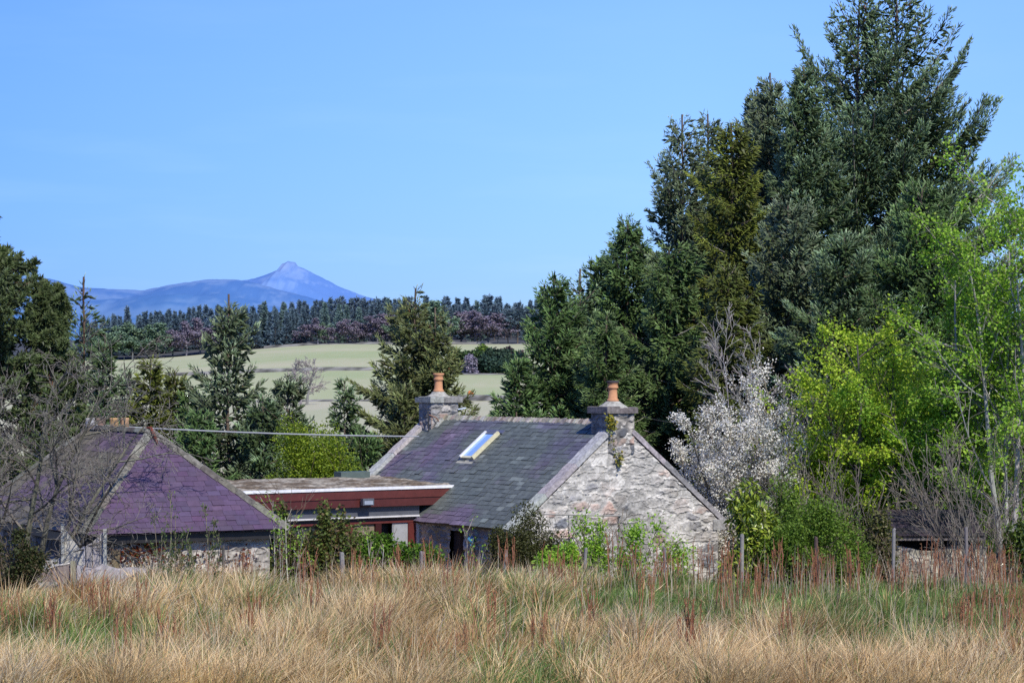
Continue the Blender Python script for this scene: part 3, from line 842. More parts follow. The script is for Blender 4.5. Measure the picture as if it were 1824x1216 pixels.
def build_outhouse():
    rng = np.random.default_rng(13)
    th = R(28); W, Ls, He, rise, b = 5.07, 9.28, 4.9 - 3.737 + .95, 2.26, 2.5
    root = empty('slate_roofed_outhouse', (-9.715, 57, -.95), th, 'low stone outhouse under a hipped purple slate roof', 'outhouse')
    m = W / 2; yr1 = b; yr2 = Ls - b
    mb = MB(); panel(mb, (.35, .35, 0), (1, 0, 0), (0, 0, 1), W - .7, He + .1, 41, step=.028, smear=.38, mortar=(.52, .48, .42), pink=.16)
    mb.build('end_wall', M_STONE, root)
    mb = MB(); panel(mb, (.35, Ls - .35, 0), (0, -1, 0), (0, 0, 1), Ls - .7, He + .1, 42, step=.05, pink=.1, mortar=(.14, .13, .11))
    panel(mb, (W - .35, .35, 0), (0, 1, 0), (0, 0, 1), Ls - .7, He + .1, 43, step=.06); panel(mb, (W - .35, Ls - .35, 0), (-1, 0, 0), (0, 0, 1), W - .7, He + .1, 44, step=.08)
    mb.build('side_wall', M_STONE, root)
    mb = MB(); mb.box(.14, W - .14, .12, .17, He - .20, He - .02, (.02, .018, .018)); mb.box(.12, .17, .17, Ls - .2, He - .20, He - .02, (.02, .018, .018)); mb.build('eaves_strip', M_PAINT, root)  # near-black strips stand in for the shadow under the eaves
    # roof planes
    a1 = math.hypot(b, rise); a2 = math.hypot(m, rise)
    purple = lambda u, s, n: np.clip(A(.086, .056, .098) * rng.uniform(.88, 1.13, (n, 1)) * (1 + rng.normal(0, .04, (n, 3))), 0, 1) * (.8 + .4 * fbm(u * .9, np.full(n, s * 1.3), 3))[:, None]

    def grey(u, s, n):
        k = sstep(.38, .6, fbm(u * .8 + 50, np.full(n, s * .9), 4))[:, None]
        return np.clip((A(.130, .088, .105) * (1 - k) + A(.150, .128, .078) * k) * rng.uniform(.7, 1.3, (n, 1)), 0, 1)
    sp = MB()
    v1 = A(0, b, rise) / a1; n1 = A(0, -rise, b) / a1
    slates(sp, rng, A(0, 0, He) + n1 * .03, (1, 0, 0), v1, n1, lambda s: (m * s / a1, W - m * s / a1), a1 - .02, .165, .27, purple)
    v2 = A(m, 0, rise) / a2; n2 = A(-rise, 0, m) / a2
    slates(sp, rng, A(0, Ls, He) + n2 * .03, (0, -1, 0), v2, n2, lambda s: (b * s / a2, Ls - b * s / a2), a2 - .02, .20, .30, grey)
    v3 = A(-m, 0, rise) / a2; n3 = A(rise, 0, m) / a2
    slates(sp, rng, A(W, 0, He) + n3 * .03, (0, 1, 0), v3, n3, lambda s: (b * s / a2, Ls - b * s / a2), a2 - .02, .20, .30, purple)
    z = He; e = [(0, 0, z), (W, 0, z), (W, Ls, z), (0, Ls, z), (m, b, z + rise), (m, Ls - b, z + rise)]
    sp.add(e, [[(0, 1, 4), (2, 3, 5)], [(1, 2, 5, 4), (3, 0, 4, 5), (0, 3, 2, 1)]], (.035, .03, .035))
    roof = sp.build('roof', M_SLATE, root)
    mb = MB()
    dn = A(0, 0, 1)
    for p, q, s_ in (((0, 0, He), (m, b, He + rise), .5), ((W, 0, He), (m, b, He + rise), .5), ((m, b - .08, He + rise), (m, Ls - b, He + rise), .45), ((0, Ls, He), (m, Ls - b, He + rise), .5)):
        p, q = A(*p), A(*q); d = nrm((q - p)[None])[0]; w = np.cross(d, dn); w /= np.linalg.norm(w); u = np.cross(w, d)
        n = int(np.linalg.norm(q - p) / s_)
        for k in range(n):
            c = jitter_cols(rng, A(.17, .16, .135), 1, .4, .06)[0]
            t0 = p + (q - p) * (k / n) + u * .03; t1 = p + (q - p) * ((k + .985) / n) + u * (.035 + .012)
            hw = .12; hh = .085
            v = [t0 - w * hw - u * .04, t0 - w * hw * .5 + u * hh * .7, t0 + w * hw * .5 + u * hh * .7, t0 + w * hw - u * .04, t1 - w * hw - u * .04, t1 - w * hw * .5 + u * hh * .7, t1 + w * hw * .5 + u * hh * .7, t1 + w * hw - u * .04]
            mb.add(v, [(0, 1, 5, 4), (1, 2, 6, 5), (2, 3, 7, 6), (0, 3, 2, 1), (4, 5, 6, 7)], c)
    mb.build('ridge_tiles', M_CAP, roof)
    mb = MB(); v, f = tubes([[(m - .06, b + .1, He + rise + .10), (m - .02, b - .1, He + rise + .12), (m + .03, b - .30, He + rise - .13), (m + .04, b - .42, He + rise - .26)]], [[.035, .04, .035, .02]], 6); mb.add(v, f, (.16, .045, .03)); mb.build('rusty_finial', M_CLAY, roof)
    # low stack with four pots on the back slope
    c, s = math.cos(th), math.sin(th)
    wp = A(-10.62, 66.2, 0) - A(-9.715, 57, 0)
    lx, ly = wp[0] * c + wp[1] * s, -wp[0] * s + wp[1] * c
    ly = min(ly, Ls - .6)
    mb = MB(); stone_block(mb, lx - .62, lx + .62, ly - .25, ly + .25, He + .3, He + rise - .05, 45, step=.06); st = mb.build('chimney', M_STONE, root)
    for k, cc in enumerate(((.42, .41, .40), (.30, .19, .14), (.42, .26, .12), (.44, .27, .15))):
        mb = MB(); lathe(mb, [(.12, 0), (.115, .22), (.12, .24), (.12, .29), (.09, .29), (.08, .1)], (lx - .45 + k * .29 + (.07 if k > 1 else 0), ly, He + rise - .05), cc, 12); mb.build('chimney_pot', M_CLAY, st, True)
    return root


def build_shed():
    rng = np.random.default_rng(14)
    p = at(1583, 955, 65.5)
    g = ground_z(p[0], 65.5)
    root = empty('ruined_shed', (p[0], 65.5, g), R(4), 'low ruined stone shed with dark slate roof behind bare branches', 'shed')
    He = float(p[2] - g); W = 2.6
    sp = MB()
    a = math.hypot(1.3, .62); v1 = A(0, 1.3, .62) / a; n1 = A(0, -.62, 1.3) / a
    slates(sp, rng, A(-.1, -.15, He), (1, 0, 0), v1, n1, lambda s: (0, W), a, .16, .26, lambda u, s, n: jitter_cols(rng, A(.042, .036, .044), n, .3))
    sp.add([(-.1, -.15, He - .01), (W - .1, -.15, He - .01), (W - .1, 1.15, He + .61), (-.1, 1.15, He + .61), (-.1, 2.3, He), (W - .1, 2.3, He)], [(0, 1, 2, 3), (3, 2, 5, 4)], (.03, .03, .03))
    sp.build('roof', M_SLATE, root)
    mb = MB(); mb.box(-.1, W - .1, -.12, -.07, He - .10, He - .015, (.16, .14, .13)); mb.build('eaves_strip', M_WOOD, root)
    mb = MB()
    panel(mb, (-.5, .1, 0), (1, 0, 0), (0, 0, 1), W + .5, lambda u: He - .30 + .08 * math.sin(u * 3), 51, smear=.36, mortar=(.50, .46, .36))
    mb.box(0, W - .2, .5, 2.2, 0, He - .02, (.02, .018, .016))
    mb.build('wall', M_STONE, root)


# ------------------------------------------------------------------ trees behind the houses
def top_h(px, py, Y):
    p = at(px, py, Y); g = float(ground_z(p[0], Y))
    return (p[0], Y, g - .1), float(p[2] - g)


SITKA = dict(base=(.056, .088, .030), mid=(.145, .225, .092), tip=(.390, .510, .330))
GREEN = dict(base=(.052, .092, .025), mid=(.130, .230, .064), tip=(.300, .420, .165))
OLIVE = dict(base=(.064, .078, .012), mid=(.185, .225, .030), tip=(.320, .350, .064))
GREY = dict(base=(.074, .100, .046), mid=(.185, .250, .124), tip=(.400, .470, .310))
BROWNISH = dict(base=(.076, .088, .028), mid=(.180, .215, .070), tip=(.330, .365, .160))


def spruce(px, py, Y, hw, seed, label, pal=SITKA, name='spruce_tree', **kw):
    loc, H = top_h(px, py, Y)
    return conifer(name, loc, H, hw * Y / F, seed, label, group='spruces and firs around the cottage', **(pal | kw))


def build_conifers():
    # left of the cottage
    spruce(150, 487, 80, 78, 101, 'spruce with a bare spiky top just right of the big pine', SITKA, leader=1.6, top_bare=.85, p=.75, bark=(.12, .08, .06), dens=28)
    spruce(186, 590, 78, 60, 102, 'blue green spruce between the bare topped spruce and the olive fir', SITKA, p=.75)
    spruce(226, 640, 84, 34, 103, 'slim pale spruce left of the olive green fir', GREY, p=.85)
    spruce(262, 634, 82, 70, 104, 'dense olive green fir behind the chimney pots of the outhouse', OLIVE, name='fir_tree', leader=.4, whorl=.38, p=.72, e_top=35, dens=54, up=.1)
    spruce(312, 654, 86, 66, 105, 'dark fir between the olive fir and the tall grey spruce', OLIVE | dict(mid=(.075, .095, .016)), name='fir_tree', leader=.4, p=.7, dens=54)
    spruce(352, 735, 77, 85, 106, 'low dark spruce behind the ridge end of the purple roof', GREEN, p=.65)
    spruce(408, 518, 80, 125, 107, 'tall grey green spruce rising above the purple roof', GREY, leader=1.9, p=.80, cones=26, up=.45, dens=36, tipvar=.6)
    spruce(468, 700, 79, 85, 108, 'spruce with pale tips left of the lime green bush', SITKA, p=.65)
    spruce(512, 663, 83, 78, 109, 'spruce standing below the bare ash tree in the field', GREY, p=.72)
    spruce(613, 672, 86, 58, 110, 'small slim spruce between the lime bush and the brownish spruce', SITKA, p=.85)
    spruce(338, 690, 83, 75, 114, 'pointed dark spruce left of the tall grey green one', GREEN, p=.8)
    spruce(452, 735, 83, 75, 115, 'low pointed spruce right of the tall grey green one', SITKA, p=.75)
    spruce(590, 765, 79, 60, 116, 'low spruce at the right of the lime green bush', GREEN, p=.7)
    spruce(652, 770, 80, 70, 111, 'low spruce above the flat roof', GREEN, p=.65)
    spruce(742, 508, 88, 135, 112, 'twin topped brownish spruce behind the far chimney', BROWNISH, leader=1.8, p=.80, cones=60, twin=(.62, .1, 8.5), top_bare=.55, hang=.15, droop=.3, stretch=(R(200), .15))
    spruce(720, 690, 85, 85, 113, 'low spreading spruce at the foot of the twin topped spruce', BROWNISH, p=.6, leader=.3)
    # right of the cottage
    spruce(985, 488, 86, 170, 121, 'dark spruce right behind the cottage ridge', GREEN, leader=1.5, p=.78, cones=25, hang=.15, up=.25)
    spruce(922, 632, 84, 95, 145, 'low dark spruce leaning out left of the one behind the ridge', GREEN, p=.75)
    spruce(1035, 474, 90, 125, 122, 'spruce with a bare candle leader behind the dark spruce', SITKA, leader=2.2, p=.8, top_bare=.7)
    spruce(1066, 452, 93, 120, 123, 'bushy topped fir between the candle leader and the hanging spruce', GREEN, name='fir_tree', leader=1.0, p=.7)
    spruce(1122, 388, 92, 165, 124, 'spruce with long hanging branches behind the near chimney', GREEN, leader=.6, p=.70, hang=.55, droop=.5, up=.05)
    spruce(1085, 560, 84, 110, 125, 'low spruce filling the gap above the near chimney', GREEN | dict(mid=(.115, .175, .052)), leader=.4, p=.62, hang=.45, up=.1)
    spruce(1218, 200, 93, 185, 126, 'tall spruce with a flat whorled tip at the left end of the big stand', GREY, leader=1.5, p=.70, top_bare=.65, hang=.2)
    spruce(1264, 198, 96, 120, 127, 'tall spruce with a thin wispy tip in the big stand', GREY, leader=1.2, p=.72, top_bare=.5)
    spruce(1306, 214, 88, 150, 128, 'olive green hanging spruce in the middle of the big stand', OLIVE, leader=.5, p=.62, hang=.5, droop=.4, e_top=30, up=.0, dens=54, whorl=.42)
    spruce(1345, 152, 97, 215, 129, 'grey green spruce with a thin spike right of the olive spruce', GREY, leader=1.7, p=.88)
    spruce(1374, 126, 95, 215, 130, 'grey green spruce with the taller thin spike', GREY, leader=1.8, p=.88, hang=.1)
    spruce(1420, 114, 92, 225, 131, 'dark topped spruce touching the giant spruce on its left', SITKA, leader=1.0, p=.85, cones=30)
    spruce(1410, 360, 84, 170, 132, 'drooping grey spruce above the white blossom tree', GREY, leader=.5, p=.60, hang=.35, droop=.35)
    spruce(1190, 440, 86, 150, 133, 'green hanging spruce left of the blossom tree', GREEN | dict(mid=(.125, .19, .052)), leader=.5, p=.6, hang=.55, up=.0)
    spruce(1300, 470, 82, 120, 134, 'dark hanging spruce directly behind the blossom tree', OLIVE | dict(mid=(.115, .15, .032), tip=(.23, .27, .07)), leader=.5, p=.6, hang=.5, up=0)
    loc, H = top_h(1530, -25, 97)
    conifer('spruce_tree', loc, H, 6.9, 140, 'giant twin trunked spruce with long upswept branches, tallest of all', group='spruces and firs around the cottage', **SITKA, leader=1.5,
            p=.74, e_bot=4, e_top=50, uptip=.44, droop=.20, whorl=.85, nb=6, dens=52, sl=.24, sr=.021, lmax=7.2, tw_len=.46, tw_max=1.3, twin=(1.55, .2, H + .3), top_bare=.62, cones=120, stretch=(R(-12), .20), bark=(.16, .12, .10), up=.4)
    spruce(1640, 330, 82, 230, 141, 'dark spruce under the right side of the giant', GREEN, leader=.5, p=.62, hang=.1)
    spruce(1500, 420, 80, 190, 142, 'blue tipped spruce above the lime green maple', SITKA, leader=.6, p=.62)
    spruce(1735, 470, 90, 150, 143, 'shaded spruce at the right edge behind the pale stems', GREEN, leader=.6, p=.62)
    spruce(1840, 560, 86, 150, 144, 'low spruce at the right edge of the picture', GREEN, leader=.6, p=.62)


def build_pine():
    rng = np.random.default_rng(150)
    for (px, py, Y, hw, seed, label) in ((-25, 385, 72, 150, 151, 'big dark pine with upswept needle clumps at the left edge'), (95, 500, 74, 85, 152, 'smaller rounded pine leaning on the big pine at its right')):
        rng = np.random.default_rng(seed)
        loc, H = top_h(px, py, Y); rb = hw * Y / F
        root = empty('pine_tree', loc, 0, label, 'pine', 'pines at the left edge')
        tz = np.linspace(0, 1, 12); ax = np.stack([.12 * np.sin(tz * 5), .1 * np.cos(tz * 4), tz * H * .97], -1)
        tr = MB(); v, f = tubes(ax[None], (.018 * H * (1 - tz * .9) + .02)[None], 8); tr.add(v, f, A(.20, .115, .075))
        B = 95
        h = rng.random(B) ** .85 * .93 + .05; az = rng.uniform(0, 6.283, B)
        Ls = rb * np.where(h > .35, (np.clip(1.05 - h, 0, 1) / .7) ** .65, 1.0) * rng.uniform(.6, 1.1, B) + .25
        O = np.stack([np.interp(h, tz, ax[:, k]) for k in range(3)], -1)
        e = R(5) + R(50) * h + rng.normal(0, .15, B)
        D = np.stack([np.cos(az) * np.cos(e), np.sin(az) * np.cos(e), np.sin(e)], -1)
        sk = skeleton(rng, O, D, Ls, .02 + .014 * Ls, [(7, .25, .5, 42, .5, .10, .10, 5), (5, .2, .55, 38, .5, .1, .12, 4)], n0=7, curv0=.07, bias0=.04)
        for P, Rr in sk:
            v, f = tubes(P, Rr, 4); tr.add(v, f, A(.13, .085, .06))
        tr.build('trunk', M_BARK, root)
        cr = MB()
        P, _ = sk[2]
        for fr, sc in ((-1, 1.0), (-2, .9)):
            p = P[:, fr]; d = nrm(P[:, -1] - P[:, -2]); n = 15
            pp = np.repeat(p, n, 0); dd = np.repeat(d, n, 0) * .9 + rng.normal(0, .62, (len(p) * n, 3)); dd[:, 2] += .35
            pp = pp - np.repeat(d, n, 0) * (rng.random((len(pp), 1)) * .16)
            j = np.repeat(jitter_cols(rng, A(1, 1, 1), len(p), .3, .1), n, 0)
            cr.add(*spindles(pp, dd, .17 * sc, .017, A(.030, .042, .014) * j, A(.075, .110, .036) * j, A(.150, .190, .070) * j))
        p, _ = sk[1]; n = 4
        pp = np.repeat(p.reshape(-1, 3), n, 0); dd = rng.normal(size=pp.shape)
        cr.add(*spindles(pp, dd, .22, .035, A(.018, .026, .010), A(.036, .052, .02), A(.055, .075, .026)))
        cr.build('crown', M_NEEDLE, root)


# ------------------------------------------------------------------ broadleaved trees and shrubs near the houses
def put(px, Y):
    x = (px - 912) * Y / F
    return (x, Y, float(ground_z(x, Y)) - .03)


def bz(px, py, Y):
    return top_h(px, py, Y)[1] / 1.10


LIME = ((.52, .68, .05), (.44, .62, .042), (.60, .74, .09), (.33, .50, .036))
SPRING = ((.34, .57, .06), (.27, .48, .048), (.43, .63, .085))
HAWTH = ((.16, .27, .035), (.21, .33, .045), (.12, .20, .027))


def build_broadleaves():
    rng = np.random.default_rng(200)

    def stems(n, spread, lean, L, r, seed):
        q = np.random.default_rng(seed)
        out = []
        for k in range(n):
            a = q.uniform(0, 6.283) + k * 6.283 / n; ln = q.uniform(.3, 1) * lean
            out.append((math.cos(a) * spread * q.random(), math.sin(a) * spread * q.random(), math.cos(a) * ln, math.sin(a) * ln, 1, L * q.uniform(.75, 1.05), r * q.uniform(.7, 1.1)))
        return out

    # white blossom
    def petals(r, sk, cr):
        n = 16000
        src = np.concatenate([sample_on(r, sk[-1][0], int(n * .75), .1), sample_on(r, sk[-2][0], int(n * .25), .4)])
        z = src[:, 2]; keep = r.random(len(src)) < sstep(8.0, 5.6, z) * .95 + .05
        src = np.repeat(src[keep], 3, 0) + r.normal(0, .075, (int(keep.sum()) * 3, 3))
        m = len(src)
        cr.add(*leaves(r, src, r.uniform(.04, .075, m), r.uniform(.035, .065, m), jitter_cols(r, A(.97, .93, .82), m, .10, .03), .3, 0))
        src = np.concatenate([sample_on(r, sk[-1][0], 2600, .1)]) + r.normal(0, .08, (2600, 3))
        cr.add(*leaves(r, src, .07, .04, jitter_cols(r, A(.10, .12, .03), 2600, .3), .4, .1))
    broadleaf('cherry_tree', put(1312, 71), 201, 'cherry tree in white blossom with bare grey twigs at its top', 'tree',
              stems(5, .25, .30, 5.9, .08, 1) + stems(7, .2, .85, 4.4, .055, 2), [(13, .12, .40, 44, .45, .10, .03, 7), (8, .15, .46, 40, .5, .12, .02, 5), (5, .15, .5, 40, .6, .15, 0, 4)],
              bark=(.17, .15, .12), twig=(.19, .165, .12), rmin=.007, extra=petals, curv0=.06)
    # bare grey tree rising behind the blossom
    broadleaf('bare_tree', put(1335, 74), 203, 'bare pale grey tree top standing out of the white blossom', 'tree',
              stems(4, .2, .24, 7.0, .05, 5), [(11, .35, .34, 34, .45, .09, .05, 7), (8, .2, .5, 34, .5, .1, .03, 5), (5, .2, .5, 34, .6, .12, 0, 4)], bark=(.26, .25, .24), twig=(.28, .26, .24), rmin=.007)
    # lime green maple
    broadleaf('maple_tree', put(1548, 70), 204, 'lime green maple in fresh leaf below the giant spruce', 'tree',
              stems(5, .3, .30, 6.9, .10, 7) + stems(8, .3, .80, 4.6, .07, 8), [(13, .12, .42, 46, .45, .09, .03, 7), (8, .15, .48, 42, .5, .1, .02, 5), (5, .15, .5, 40, .6, .12, 0, 4)],
              bark=(.13, .12, .10), nleaf=90000, leaf=(.085, .075), lcol=LIME, hang=.55, up=.9, spread=.09, cluster=2, curv0=.06)
    broadleaf('maple_tree', put(1668, 69), 205, 'brighter green maple right of the lime maple, half hidden by bare stems', 'tree',
              stems(5, .25, .30, 5.2, .07, 9), [(11, .15, .42, 44, .45, .09, .03, 7), (7, .15, .48, 40, .5, .1, .02, 5), (5, .15, .5, 40, .6, .12, 0, 4)],
              bark=(.15, .14, .12), nleaf=46000, leaf=(.082, .07), lcol=SPRING, hang=.45, up=.9, spread=.09, cluster=2)
    # tall pale stems at the right edge
    for k, (px, Y, H, sd, n, lab) in enumerate(((1800, 66, 11.2, 211, 3, 'tall pale stemmed sycamore in thin new leaf at the right edge'), (1742, 68, 8.9, 212, 2, 'slimmer pale stemmed sycamore left of the tall one'), (1850, 67, 10.6, 213, 3, 'pale stemmed sycamore cut by the right edge of the picture'))):
        broadleaf('sycamore_tree', put(px, Y), sd, lab, 'tree', stems(n, .3, .16, H, .085, sd), [(15, .22, .30, 46, .42, .09, .05, 7), (6, .2, .48, 42, .5, .1, .02, 5), (4, .2, .5, 40, .6, .12, 0, 4)],
                  bark=(.34, .33, .31), twig=(.26, .24, .21), nleaf=16000, leaf=(.09, .08), lcol=SPRING, hang=.35, up=1.0, spread=.11, cluster=4, rmin=.008, group='pale stemmed trees at the right edge', curv0=.035)
    # bare thickets
    for px, Y, H, n, sd, lab in ((1700, 66.8, 3.9, 15, 221, 'bare grey thicket arching over the shed roof'), (1745, 64.0, 4.6, 15, 222, 'tall bare thicket right of the shed'), (1790, 63.5, 3.4, 12, 223, 'bare thicket below the pale stemmed trees'),
                                 (1490, 66.5, 3.9, 11, 224, 'bare brown shrub in front of the lime maple'), (1560, 67.5, 3.6, 11, 225, 'bare brown shrub left of the shed roof'), (1425, 67.0, 3.2, 9, 226, 'brown twiggy shrub behind the clipped green bushes')):
        broadleaf('bare_shrub', put(px, Y), sd, lab, 'shrub', stems(n, .55, .42, H, .022, sd), [(7, .2, .42, 26, .55, .09, .03, 5), (3, .2, .5, 34, .6, .12, 0, 4)], bark=(.17, .15, .125), twig=(.19, .165, .135), rmin=.006, group='bare shrubs on the right', curv0=.10)
    # leafy shrubs right of the cottage
    bush('laurel_bush', put(1338, 62.5), 231, 'yellow green laurel bush beside the right corner of the gable', 1.15, .85, bz(1338, 876, 62.5), 5200, (.16, .062), ((.29, .37, .035), (.21, .29, .028), (.38, .44, .07), (.10, .16, .018)), M_GLOSSY, lumps=20, hang=.75, up=.6)
    bush('hawthorn_bush', put(1452, 62.0), 232, 'wide green hawthorn bush right of the yellow laurel', 1.55, .85, bz(1452, 886, 62.0), 11000, (.06, .045), HAWTH, lumps=30, twigs=3)
    bush('hawthorn_bush', put(1425, 64.5), 237, 'taller thin hawthorn behind the wide green one', .9, .7, bz(1425, 812, 64.5), 3600, (.06, .045), HAWTH, lumps=18, air=.8, twigs=3)
    bush('shrub', put(1540, 63.5), 233, 'sparse yellowish shrub left of the shed', .85, .6, bz(1540, 872, 63.5), 2600, (.08, .05), ((.16, .17, .05), (.10, .13, .03), (.25, .22, .12)), lumps=18, air=.9, twigs=4)
    bush('laurel_bush', put(1818, 61.5), 234, 'small dark laurel at the right edge of the picture', .45, .4, bz(1818, 893, 61.5), 1500, (.13, .055), ((.10, .15, .022), (.14, .19, .03), (.05, .08, .012)), M_GLOSSY, lumps=10, hang=.5)
    bush('laurel_bush', put(1612, 67.5), 235, 'dark laurel with a few yellow leaves above the shed roof', .55, .5, bz(1612, 845, 67.5), 800, (.14, .06), ((.10, .14, .02), (.19, .23, .03)), M_GLOSSY, lumps=9, air=.9)
    # in front of the cottage
    bush('broom_bush', put(938, 60.5), 241, 'dark olive broom bush hiding the left corner of the gable', 1.12, .65, bz(938, 898, 60.5), 11000, (.06, .028), ((.095, .105, .032), (.13, .14, .045), (.065, .07, .024)), lumps=26, air=.35, twigs=4)
    bush('young_shrub', put(1032, 59.8), 242, 'bright green shrub between the broom and the clothes pole', .8, .4, bz(1032, 886, 59.8), 1300, (.075, .048), SPRING, lumps=22, air=.8, twigs=3)
    bush('young_shrub', put(1000, 59.3), 249, 'low bright green shrub at the foot of the broom', .8, .4, bz(1000, 945, 59.3), 2800, (.07, .045), SPRING, lumps=18, air=.7, twigs=2)
    bush('young_shrub', put(1168, 59.4), 243, 'open green shrub in front of the stone gable', 1.2, .5, bz(1168, 888, 59.4), 1500, (.07, .05), SPRING, lumps=30, air=.95, twigs=4)
    bush('bramble_bush', put(705, 59.5), 244, 'bright green bramble below the extension windows', 1.2, .5, bz(705, 948, 59.5), 5200, (.075, .055), ((.12, .24, .025), (.16, .29, .03), (.08, .16, .02)), lumps=26, twigs=2)
    bush('bramble_bush', put(640, 60.5), 245, 'loose dull green bramble under the extension', 1.0, .5, bz(640, 930, 60.5), 2600, (.065, .045), ((.14, .20, .045), (.19, .26, .05)), lumps=26, air=.9, twigs=4)
    bush('climbing_rose', put(582, 59.8), 246, 'leafy dark climber growing up in front of the red fascia', .80, .45, bz(582, 880, 59.8), 4200, (.085, .06), ((.15, .20, .04), (.22, .27, .07), (.09, .12, .03), (.20, .14, .06)), lumps=30, air=.95, twigs=3)
    bush('climbing_rose', put(502, 59.9), 247, 'smaller climber at the right corner of the outhouse', .48, .3, bz(502, 880, 59.9), 1100, (.085, .06), ((.14, .19, .04), (.20, .25, .06), (.09, .12, .03)), lumps=16, air=.9, twigs=2)
    bush('climbing_rose', put(545, 60.3), 248, 'low tangle between the two climbers', .9, .4, bz(545, 935, 60.3), 1900, (.08, .055), ((.13, .17, .04), (.20, .23, .06)), lumps=22, air=.8, twigs=3)
    bush('lime_bush', put(548, 76), 251, 'rounded lime green bush behind the flat roof', 1.55, 1.2, bz(548, 748, 76), 17000, (.06, .05), ((.34, .43, .035), (.26, .36, .03), (.15, .23, .024)), lumps=30, hang=.3, air=.4)
    bush('shrub', put(8, 54.5), 252, 'dark leafy shrub at the lower left edge', .95, .6, bz(22, 935, 53.5), 3400, (.06, .04), ((.05, .065, .022), (.08, .10, .03), (.12, .10, .05)), lumps=20, air=.8, twigs=4)
    # thin upright willow shoots in front of the purple roof
    for px, Y, H, sd, lab in ((296, 54.5, 2.0, 261, 'willow shoot with upright leaves left of its pair before the purple roof'), (316, 55.0, 2.25, 262, 'taller willow shoot of the pair before the purple roof'), (386, 54.6, 2.2, 263, 'single willow shoot near the middle of the purple roof'), (345, 54.3, 1.5, 264, 'short willow shoot below the purple roof')):
        broadleaf('willow_shoot', put(px, Y), sd, lab, 'shoot', [(q * .05 - .1, 0, .04 * q - .06, 0, 1, H * (1 - .14 * q), .010) for q in range(3)], [(6, .1, .22, 20, .6, .05, .08, 4)], bark=(.20, .18, .12), twig=(.18, .17, .10), nleaf=340, leaf=(.085, .032), lcol=((.10, .15, .05), (.14, .19, .06)), spread=.03, hang=-.6, rmin=.006, curv0=.02, group='willow shoots')
    # birch saplings
    for px, Y, H, sd, lab in ((489, 57.0, 2.2, 271, 'thin pale birch sapling at the right corner of the outhouse'), (512, 57.4, 1.9, 272, 'shorter birch sapling beside the pale one'), (832, 60.5, 2.2, 273, 'slender sapling in front of the cottage eaves'), (662, 58.5, 1.7, 274, 'bent leafless sapling below the fascia lamp')):
        broadleaf('sapling', put(px, Y), sd, lab, 'sapling', [(0, 0, .02, 0, 1, H, .018), (.12, 0, .1, 0, 1, H * .8, .012)], [(9, .25, .30, 34, .5, .08, .06, 5), (3, .3, .5, 30, .6, .1, 0, 4)], bark=(.42, .40, .34), twig=(.24, .20, .15), nleaf=170, leaf=(.065, .045), lcol=SPRING, spread=.05, rmin=.006, curv0=.035, group='thin saplings before the houses')
    # bare tree at the front left
    st = [(-.5, 0, -.30, .1, 1, 4.4, .075), (-.25, .1, -.05, 0, 1, 5.0, .085), (.0, 0, .14, -.05, 1, 4.8, .08), (.2, .2, .40, .1, 1, 4.6, .07), (.3, 0, .20, -.1, 1, 3.8, .06), (-.7, 0, -.65, 0, 1, 4.0, .05), (.1, -.1, .95, -.1, 1, 4.2, .05), (-.4, -.1, -1.0, -.1, 1, 3.8, .045)]
    broadleaf('bare_tree', put(62, 57.0), 281, 'many stemmed bare tree with lichen grey twigs before the outhouse roof', 'tree', st,
              [(8, .22, .56, 52, .48, .13, .0, 8), (6, .15, .60, 50, .5, .15, -.02, 6), (5, .15, .60, 44, .6, .18, -.02, 5), (2, .2, .5, 40, .7, .15, 0, 4)], bark=(.115, .11, .085), twig=(.17, .155, .135), rmin=.0055, curv0=.085, bias0=.02)


